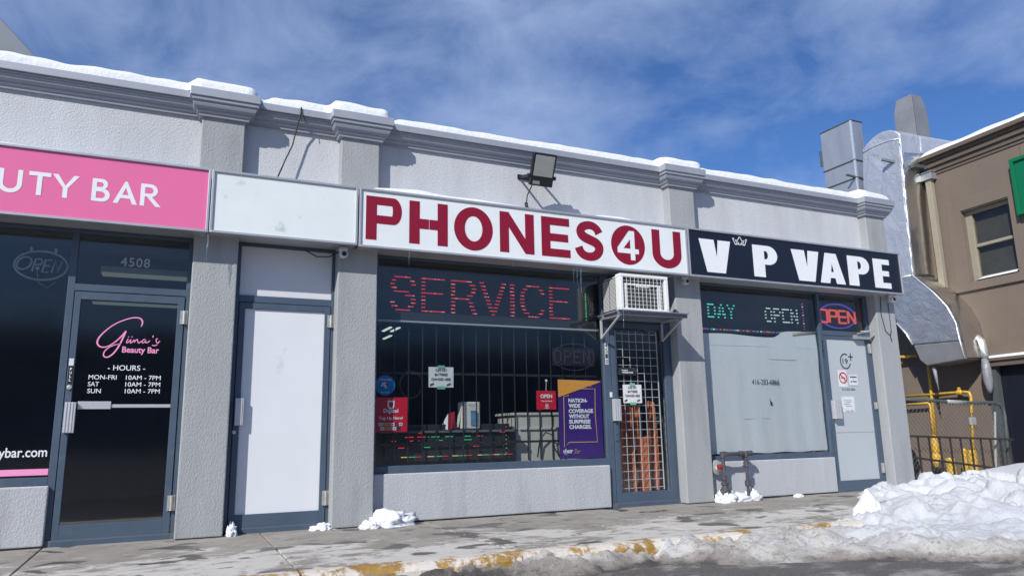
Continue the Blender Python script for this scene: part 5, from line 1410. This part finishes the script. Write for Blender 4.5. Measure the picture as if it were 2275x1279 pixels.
MB().box(0.13, 0.20, -2.6, 1.80, -0.13, 1.899).obj('garage_door', 'navy', nb)
MB().box(0.0, 0.5, -2.75, -2.6, -0.13, 6.0).obj('end_wall', 'brown', nb)
k = MB(); k.box(0.0, 0.12, 1.80, 1.984, -0.13, 1.899); k.box(-0.03, 0.0, 1.86, 1.90, -0.13, 1.899); k.obj('garage_post', 'postgrey', nb)
k = MB(); k.box(-0.13, -0.03, 2.50, 2.63, 3.2, 5.86); k.obj('downspout', 'cream', nb, bevel=0.01)
k = MB(); k.box(-0.17, -0.005, 2.44, 2.69, 5.84, 5.99); k.box(-0.19, -0.005, 2.42, 2.71, 5.99, 6.01); k.obj('gutter_head', 'galv', nb, bevel=0.005)
# snow on the brown building
def nsnow(label, x0, x1, y0, y1, z, h_, edge=0.1):
    mb = MB(); vs = []; n = max(6, int((y1-y0)/0.12)); xsx = [0, 0.02, 0.06, 0.14, 0.3, 0.6, 1.0]
    for i in range(n+1):
        y = y0+(y1-y0)*i/n; e = min(1, max(0.0, y1-y)/edge)**0.5 if edge else 1
        for q in xsx:
            d = q*(x1-x0)
            hh = h_*min(1, max(0.0, d)/max(0.02, edge))**0.45*e*(1+0.18*noise.noise(Vector((y*2.0, q, z))))
            vs.append((x0+d, y, z+max(0.0, hh)))
    L_ = len(xsx)
    mb.add(vs, [(i*L_+j, (i+1)*L_+j, (i+1)*L_+j+1, i*L_+j+1) for i in range(n) for j in range(L_-1)])
    o = mb.obj('roof_snow', 'snow', smooth=True); o.location = (14.0, 0, 0); o.rotation_euler = (0, 0, -R(3.98))
    return tag(o, label, 'snow', kind='stuff')
nsnow('white snow along the roof edge of the brown building', -0.18, 1.4, -2.6, S1+0.17, 6.347, 0.13, 0.14)
nsnow('thin line of snow on the lintel above the dark garage opening', -0.098, -0.002, -2.6, 1.95, 2.056, 0.05, 0.05)
nsnow('wedge of snow on the sill of the brown building window', -0.045, 0.099, 1.07, 1.9, 3.585, 0.055, 0.08)

gs = thing('wall_sign', 'bright green framed sign high on the brown wall beside its window', 'sign', (14.0, 0, 0), rotz=-R(3.98))
MB().box(-0.10, -0.03, -2.6, 0.83, 4.64, 5.60).obj('panel', 'green', gs)
k = MB(); k.box(-0.14, -0.025, 0.79, 0.86, 4.58, 5.66); k.box(-0.1395, -0.0255, -2.6, 0.79, 5.59, 5.66); k.box(-0.1395, -0.0255, -2.6, 0.79, 4.58, 4.65); k.obj('frame', 'green', gs, bevel=0.006)

# ------------------------------------------------------------------ ducts and flues
def rebase_local(root, v):
    m_ = Matrix.Rotation(root.rotation_euler.z, 3, 'Z')
    root.location = Vector(root.location)+m_ @ Vector(v)
    for c in root.children: c.location = Vector(c.location)-Vector(v)
t = thing('insulated_duct', 'fat silver foil wrapped duct rising beside the brown building with bent ends', 'duct', (14.0, 0, 0), rotz=-R(3.98))
# local frame of the brown wall: x into the wall, y along it, z up
D0 = -0.60
MB().prism([(3.72, 6.60), (3.69, 6.88), (3.56, 6.97), (3.40, 7.04), (3.25, 7.075), (3.10, 7.08), (2.95, 7.05), (2.80, 6.97), (2.69, 6.86), (2.715, 6.72), (2.78, 5.375), (2.808, 3.83), (3.44, 3.87), (3.48, 4.09), (3.82, 5.7)], D0, -0.01, 'x').obj('riser', 'foil', t, bevel=0.03, seg=3)
MB().prism([(3.71, 6.50), (3.685, 6.87), (3.555, 6.96), (3.395, 7.03), (3.245, 7.065), (3.10, 7.07), (2.955, 7.04), (2.81, 6.96), (2.70, 6.855), (2.72, 6.50)], -0.009, 2.6, 'x').obj('cross_duct', 'foil', t, bevel=0.02)
MB().prism([(2.806, 3.828), (2.60, 3.63), (2.38, 3.40), (2.24, 3.24), (2.13, 3.07), (2.05, 2.91), (1.99, 2.73), (1.965, 2.55), (1.96, 2.39), (2.99, 2.43), (3.115, 2.69), (3.32, 2.94), (3.42, 3.4), (3.44, 3.866)], D0-0.02, -0.01, 'x').obj('elbow', 'foildark', t, bevel=0.03, seg=3)
MB().prism([(1.962, 2.386), (1.91, 2.04), (2.74, 1.99), (2.88, 2.11), (2.988, 2.426)], D0-0.015, -0.005, 'x').obj('outlet', 'galvdark', t, bevel=0.02)
sh = MB(); W_ = [(2.70, 6.45), (2.715, 6.2), (2.765, 5.4), (2.790, 4.6), (2.797, 3.86)]; vs = []
for i, (y, z) in enumerate(W_):
    for j in range(6):
        u = j/5; vs.append((D0+0.05+u*0.53, y-0.012-0.05*math.sin(u*3.1)+0.012*math.sin(i*2.3+j), z))
sh.add(vs, [(i*6+j, i*6+j+1, (i+1)*6+j+1, (i+1)*6+j) for i in range(4) for j in range(5)]).obj('side_sheet', 'sheet', t, smooth=True)
sh = MB(); W_ = [(2.78, 3.80), (2.365, 3.385), (2.115, 3.06), (1.975, 2.725), (1.945, 2.40), (1.90, 2.06)]; vs = []
for i, (y, z) in enumerate(W_):
    for j in range(6):
        u = j/5; vs.append((D0+0.03+u*0.56, y-0.012-0.035*math.sin(u*3.1), z+0.01))
sh.add(vs, [(i*6+j, i*6+j+1, (i+1)*6+j+1, (i+1)*6+j) for i in range(5) for j in range(5)]).obj('side_sheet', 'sheet', t, smooth=True)
k = MB()
k.tube([(D0-0.005, 2.69+0.118*i/27+0.008*math.sin(i*2.1), 6.80-0.11*i) for i in range(28)], [0.020+0.010*math.sin(i*1.7) for i in range(28)], 6)
k.obj('foil_tape', 'tape', t, smooth=True)
MB().tube([(D0-0.02, 2.81, 3.84), (D0-0.02, 2.38, 3.40), (D0-0.02, 2.13, 3.07), (D0-0.02, 1.99, 2.73), (D0-0.02, 1.96, 2.39), (D0-0.015, 1.915, 2.05)], [0.02, 0.015, 0.022, 0.014, 0.022, 0.012], 6).obj('foil_tape', 'tape', t, smooth=True)
MB().tube([(D0-0.008, 3.46, 3.88), (D0-0.012, 3.1, 3.84), (D0-0.008, 2.81, 3.84)], 0.02, 6).obj('foil_tape', 'tape', t, smooth=True)
MB().tube([(D0-0.02, 3.32, 2.93), (D0-0.02, 3.12, 2.68), (D0-0.02, 3.0, 2.44)], 0.018, 6).obj('foil_tape', 'tape', t, smooth=True)
MB().tube([(D0-0.004, 3.69, 6.80), (D0-0.004, 3.4, 6.84), (D0-0.004, 3.0, 6.82), (D0-0.004, 2.72, 6.76)], 0.012, 6).obj('foil_tape', 'tape', t, smooth=True)
k = MB(); k.bar((D0-0.18, 3.05, 6.40), (-0.12, 2.58, 6.10), 0.06, 0.05); k.box(-0.45, -0.05, 2.56, 2.66, 6.10, 6.17); k.obj('strap', 'postgrey', t)
rebase_local(t, (-0.3, 2.4, 1.99))
t = thing('metal_duct', 'square galvanised metal duct with dark seams rising behind the shop roof', 'duct', (14.6, 5.0, 4.1))
MB().box(14.40, 14.78, 4.53, 5.44, 4.09, 8.05).obj('casing', 'galv', t, bevel=0.008)
for z in (7.04, 6.60, 5.5): MB().box(14.38, 14.80, 4.51, 5.46, z, z+0.022).obj('seam', 'seam', t)
MB().box(14.385, 14.795, 4.515, 5.455, 8.051, 8.07).obj('cap', 'seam', t)
MB().box(14.38, 14.42, 4.51, 4.55, 4.2, 8.04).obj('corner_strip', 'tape', t)
MB().bar((14.15, 4.60, 6.66), (14.9, 4.47, 6.56), 0.05, 0.035).obj('bracket', 'postgrey', t); MB().box(14.35, 14.40, 5.45, 5.49, 7.2, 7.6).obj('bracket', 'postgrey', t); done(t)
t = thing('duct_box', 'low weathered metal box between the square duct and the foil duct', 'duct', (15.6, 6.2, 4.1))
MB().box(14.95, 15.6, 5.0, 5.6, 4.09, 7.62).obj('casing', 'galvdark', t, bevel=0.01); MB().box(14.93, 15.62, 4.98, 5.62, 7.621, 7.66).obj('lid', 'seam', t, bevel=0.004); done(t)
t = thing('flue', 'tall tapered grey metal flue rising behind the foil duct', 'flue', (14.75, 3.2, 6.3))
k = MB(); b0 = [(14.48, 2.96), (14.95, 2.96), (14.95, 3.48), (14.48, 3.48)]; m0 = [(14.49, 2.97), (14.93, 2.97), (14.93, 3.45), (14.49, 3.45)]; t0 = [(14.52, 3.00), (14.84, 3.00), (14.84, 3.38), (14.52, 3.38)]
vs = [(x, y, 6.3) for x, y in b0]+[(x, y, 7.75) for x, y in m0]+[(x, y, 8.06) for x, y in t0]
fs = [(i, (i+1) % 4, 4+(i+1) % 4, 4+i) for i in range(4)]+[(4+i, 4+(i+1) % 4, 8+(i+1) % 4, 8+i) for i in range(4)]+[(8, 9, 10, 11), (3, 2, 1, 0)]
k.add(vs, fs).obj('stack', 'galvdark', t, bevel=0.006)
k = MB().tube([(14.48, 2.955, 6.5), (14.49, 2.965, 7.75), (14.52, 2.995, 8.05)], 0.008, 5); k.obj('seam', 'seam', t); done(t)

# grey roof end at the far left, behind the cornice
t = thing('grey_gable', 'sloping grey metal gable end rising behind the snowy cornice over the pink sign', 'gable', (-4, 3.2, 3.9))
MB().prism([(-8, 10.0), (-2.50, 5.90), (-1.5, 4.86), (-1.5, 3.901), (-8, 3.901)], 3.10, 7.9, 'y').obj('wall', 'galvdark', t)
MB().prism([(-8.0, 12.04), (-1.55, 5.24), (-1.45, 5.02), (-1.80, 5.02), (-8.0, 11.55)], 2.98, 8.0, 'y').obj('roof', 'rooftile', t, bevel=0.01); done(t)

# ------------------------------------------------------------------ alley: gas pipes, bollards, fence, railing, icicle
def NB(x, s, z):   # wall-local to world
    a = R(3.98); return (14.0+x*math.cos(a)+s*math.sin(a), -x*math.sin(a)+s*math.cos(a), z)
t = thing('yellow_gas_pipe', 'yellow gas pipe dropping from the duct beside the brown wall to a dark meter', 'gas pipe', NB(-0.12, 3.15, 0))
k = MB(); k.tube([NB(-0.12, 3.11, 2.2), NB(-0.12, 3.13, 1.6), NB(-0.12, 3.15, 0.55)], 0.030, 10); k.tube([NB(-0.12, 4.6, 2.29), NB(-0.12, 3.35, 2.265)], 0.032, 10)
k.objs('pipe', 'yellow', t, smooth=True)
MB().tube([NB(-0.13, 3.85, 1.262), NB(-0.13, 3.22, 1.274), NB(-0.13, 3.18, 1.23), NB(-0.16, 3.17, 0.6)], 0.028, 8).obj('branch', 'yellow', t, smooth=True)
q = NB(-0.30, 3.05, 0)
MB().lathe([(0.05, 0.0), (0.09, 0.08), (0.09, 0.2), (0.06, 0.26), (0.07, 0.32), (0.07, 0.42), (0.05, 0.62)], (q[0], q[1], 0.02), 'z', 12).obj('regulator', 'yellow', t)
MB().lathe([(0.10, 0), (0.13, 0.05), (0.13, 0.16), (0.08, 0.2)], (q[0]+0.08, q[1]-0.1, -0.05), 'z', 12).obj('meter', 'pipe', t); done(t)
t = thing('yellow_gas_pipe', 'yellow gas pipe running level along the brown wall and turning down at its corner', 'gas pipe', NB(-0.12, 2.40, 0))
MB().tube([NB(-0.12, 3.75, 1.44), NB(-0.12, 2.38, 1.456), NB(-0.12, 2.30, 1.44), NB(-0.12, 2.275, 1.37), NB(-0.12, 2.42, -0.1)], 0.027, 10).obj('pipe', 'yellow', t, smooth=True)
q = NB(-0.12, 2.50, 1.452)
MB().lathe([(0.042, -0.05), (0.05, -0.04), (0.05, 0.04), (0.042, 0.05)], q, 'y', 10).obj('fitting', 'yellow', t)
MB().box(q[0]-0.02, q[0]+0.02, q[1]-0.02, q[1]+0.02, q[2]+0.05, q[2]+0.10).obj('valve', 'yellow', t); done(t)
for sx, zt_, r_, lab in ((2.71, 0.20, 0.085, 'short yellow bollard in the middle of the alley fence'), (2.24, 0.36, 0.085, 'taller yellow bollard beside the gas pipe at the wall corner'), (2.40, 0.38, 0.06, 'narrow yellow bollard behind the taller one')):
    x, y, _ = NB(-0.35, sx, 0)
    t = thing('bollard', lab, 'bollard', (x, y, -0.13), 'yellow bollards behind the alley fence')
    MB().lathe([(r_, -0.23), (r_, zt_-0.03), (r_*0.8, zt_), (r_*0.3, zt_+0.01)], (x, y, 0), 'z', 14).obj('post', 'bollard', t, smooth=False)
    MB().lathe([(r_+0.03, -0.23), (r_+0.03, -0.10), (r_+0.001, -0.095)], (x, y, 0), 'z', 14).obj('base', 'pipe', t); done(t)
t = thing('chain_link_gate', 'rusty chain link gate panel with a bent tube frame closing the alley', 'gate', (11.2, 0.6, -0.1))
k = MB(); k.tube([(9.60, 0.6, 1.225), (10.5, 0.6, 1.20), (11.4, 0.6, 1.165), (12.05, 0.6, 1.17), (12.20, 0.6, 1.14), (12.27, 0.6, 1.05), (12.28, 0.6, 0.95), (12.17, 0.6, -0.1)], 0.026, 10)
k.obj('frame', 'postgrey', t, smooth=True)
MB().tube([(10.9, 0.595, 1.184), (11.42, 0.595, 1.166)], 0.031, 10).obj('sleeve', 'meter', t, smooth=True)
MB().tube([(11.98, 0.56, 1.02), (11.74, 0.55, -0.05)], 0.016, 6).obj('brace', 'meter', t)
k = MB(); fx0, fx1, fz0, fz1 = 9.62, 12.16, -0.08, 1.16; st = 0.085
def clip(x, z, dx_, dz_):
    ts = []
    t0, t1 = 0, 99
    for p, d, lo, hi in ((x, dx_, fx0, fx1), (z, dz_, fz0, fz1)):
        a, b = (lo-p)/d, (hi-p)/d
        if a > b: a, b = b, a
        t0 = max(t0, a); t1 = min(t1, b)
    return (t0, t1) if t1 > t0 else None
q = fx0-1.3
while q < fx1+1.3:
    for sgn in (1, -1):
        z = fz0 if sgn > 0 else fz1
        c = clip(q, z, 1.0, sgn*1.0)
        if c: k.tube([(q+c[0], 0.612, z+sgn*c[0]), (q+c[1], 0.612, z+sgn*c[1])], 0.0034, 4)
    q += st
k.obj('wire_mesh', 'wire', t); done(t)
t = thing('iron_railing', 'low dark rusty iron railing in front of the chain link gate', 'railing', (11.0, 0.45, -0.1))
k = MB(); k.bar((9.30, 0.45, 0.70), (12.15, 0.45, 0.585), 0.03, 0.03); k.bar((9.60, 0.45, 0.40), (11.75, 0.45, 0.15), 0.022, 0.03)
k.objs('rail', 'rust', t)
for i in range(10):
    x = 9.95+0.235*i
    MB().box(x-0.011, x+0.011, 0.440, 0.460, -0.1, 0.69-0.0375*(x-9.4)).obj('picket', 'rust', t)
done(t)
t = thing('padlock', 'grey padlock box hanging on the chain link gate near its bent end', 'padlock', (11.42, 0.57, 0.83))
MB().box(11.36, 11.49, 0.555, 0.60, 0.82, 0.94).obj('body', 'meter', t, bevel=0.012); MB().tube([(11.40, 0.58, 0.94), (11.40, 0.58, 1.0), (11.45, 0.58, 1.01), (11.46, 0.58, 0.94)], 0.008, 6).obj('shackle', 'postgrey', t); done(t)
k = MB(); vs = [(9.80, 0.75, 0.66), (10.05, 0.8, 0.66), (10.45, 0.85, 0.35), (10.4, 0.85, 0.1), (10.1, 0.78, -0.12), (9.95, 0.76, -0.12)]
k.prism([(9.68, 0.95), (9.80, 0.98), (9.86, 0.62), (10.2, 0.45), (10.28, 0.2), (10.05, -0.1), (9.82, -0.12)], 0.70, 0.78, 'y')
tag(k.obj('tarpaulin', 'black', bevel=0.02), 'black tarp hanging behind the alley fence beside the end pillar', 'tarp')
# frozen pipe
t = thing('frozen_pipe', 'bent white iced drain pipe on the brown wall above the garage opening', 'drain pipe', NB(-0.15, 1.83, 2.0))
k = MB(); k.tube([NB(-0.02, 2.10, 2.49), NB(-0.14, 2.02, 2.48), NB(-0.18, 1.92, 2.46), NB(-0.19, 1.84, 2.38), NB(-0.19, 1.825, 2.20), NB(-0.19, 1.83, 2.02)], [0.045, 0.05, 0.055, 0.06, 0.065, 0.06], 10); k.obj('pipe', 'meter', t, smooth=True)
k = MB(); k.tube([NB(-0.22, 1.96, 2.50), NB(-0.24, 1.86, 2.40), NB(-0.24, 1.82, 2.22), NB(-0.22, 1.78, 2.09)], [0.02, 0.03, 0.035, 0.02], 8); k.obj('frost', 'snow', t, smooth=True); done(t)
k = MB(); k.tube([NB(-0.20, 1.83, 2.04), NB(-0.20, 1.825, 1.85), NB(-0.20, 1.82, 1.62), NB(-0.20, 1.815, 1.48), NB(-0.20, 1.813, 1.40)], [0.055, 0.085, 0.085, 0.055, 0.03], 10)
tag(k.obj('icicle', 'milkice', smooth=True), 'fat grey icicle below the bent drain pipe at the garage corner', 'icicle')
k = MB(); k.tube([NB(-0.5, 2.68, 1.99), NB(-0.5, 2.66, 1.75), NB(-0.5, 2.635, 1.45)], [0.045, 0.03, 0.003], 8)
tag(k.obj('icicle', 'milkice', smooth=True), 'slender icicle under the outlet of the foil duct', 'icicle')

# overhead wires and spruces across the lot: behind the viewer, they show only as reflections in the shop glass
for z, lab in ((5.7, 'lowest overhead wire mirrored in the shop windows'), (6.7, 'middle overhead wire mirrored in the shop windows'), (7.7, 'topmost overhead wire mirrored in the shop windows')):
    k = MB(); k.tube([(-70+5*i, -25, z+0.0006*(5*i-85)**2*0.5) for i in range(36)], 0.045, 6)
    tag(k.obj('overhead_wire', 'cable'), lab, 'wire', 'overhead wires')
def spruce(x, y, H_, label, seed):
    rnd = random.Random(seed)
    t = thing('spruce', label, 'tree', (x, y, -0.13), 'spruces across the lot')
    MB().tube([(x, y, -0.13), (x, y, H_*0.97)], [0.16, 0.02], 7).obj('trunk', 'fleshbark', t)
    k = MB()
    for i in range(900):
        u = rnd.random()**0.8; z = 0.6+(H_-0.6)*u; rr = (1-u)*H_*0.20*(0.55+0.5*rnd.random())+0.08; a = rnd.random()*6.283
        c = Vector((x+rr*math.cos(a)*0.6, y+rr*math.sin(a)*0.6, z)); e = Vector((x+rr*math.cos(a), y+rr*math.sin(a), z-0.25*rr)); sd_ = Vector((-math.sin(a), math.cos(a), 0))*0.16*(1-u*0.6)
        k.add([c-sd_, c+sd_, e], [(0, 1, 2)])
    k.obj('crown', spr, t); done(t)
spr = mat('spruce_needles', (0.02, 0.032, 0.02), 0.8, var=0.3, vscale=5)
spruce(13.4, -34, 3.6, 'dark spruce mirrored behind the cream phone box in the phone shop window', 3)
spruce(19.0, -33, 4.2, 'taller dark spruce mirrored above the pale counter in the phone shop window', 4)
k = MB(); rnd = random.Random(21)  # unseen wood, added and raised to darken the low reflections in the glass
def wood_top(x): return 9.6+1.5*noise.noise(Vector((x*0.05, 1, 0)))+1.3*noise.noise(Vector((x*0.22, 4, 0)))+0.7*noise.noise(Vector((x*0.9, 4, 3)))
wx = [-120+1.0*i for i in range(281)]
k.prism([(x, wood_top(x)-0.8) for x in wx]+[(160, -0.13), (-120, -0.13)], -63, -61, 'y')
for i in range(12000):
    x = rnd.uniform(-120, 160); z = wood_top(x)+rnd.gauss(-0.7, 0.7); y = -62+rnd.uniform(-1.5, 1.5); w_ = rnd.uniform(0.12, 0.35); a = rnd.uniform(-0.3, 0.3)
    k.add([(x-w_, y+a, z-w_*0.8), (x+w_, y-a, z-w_*0.6), (x+rnd.uniform(-.2, .2), y, z+w_*1.6)], [(0, 1, 2)])
tag(k.obj('reflection_wood', mat('winter_wood', (0.23, 0.26, 0.30), 0.9, var=0.3, vscale=0.5)), 'strip of far wood added unseen across the lot to darken the shop glass', 'wood', kind='stuff')
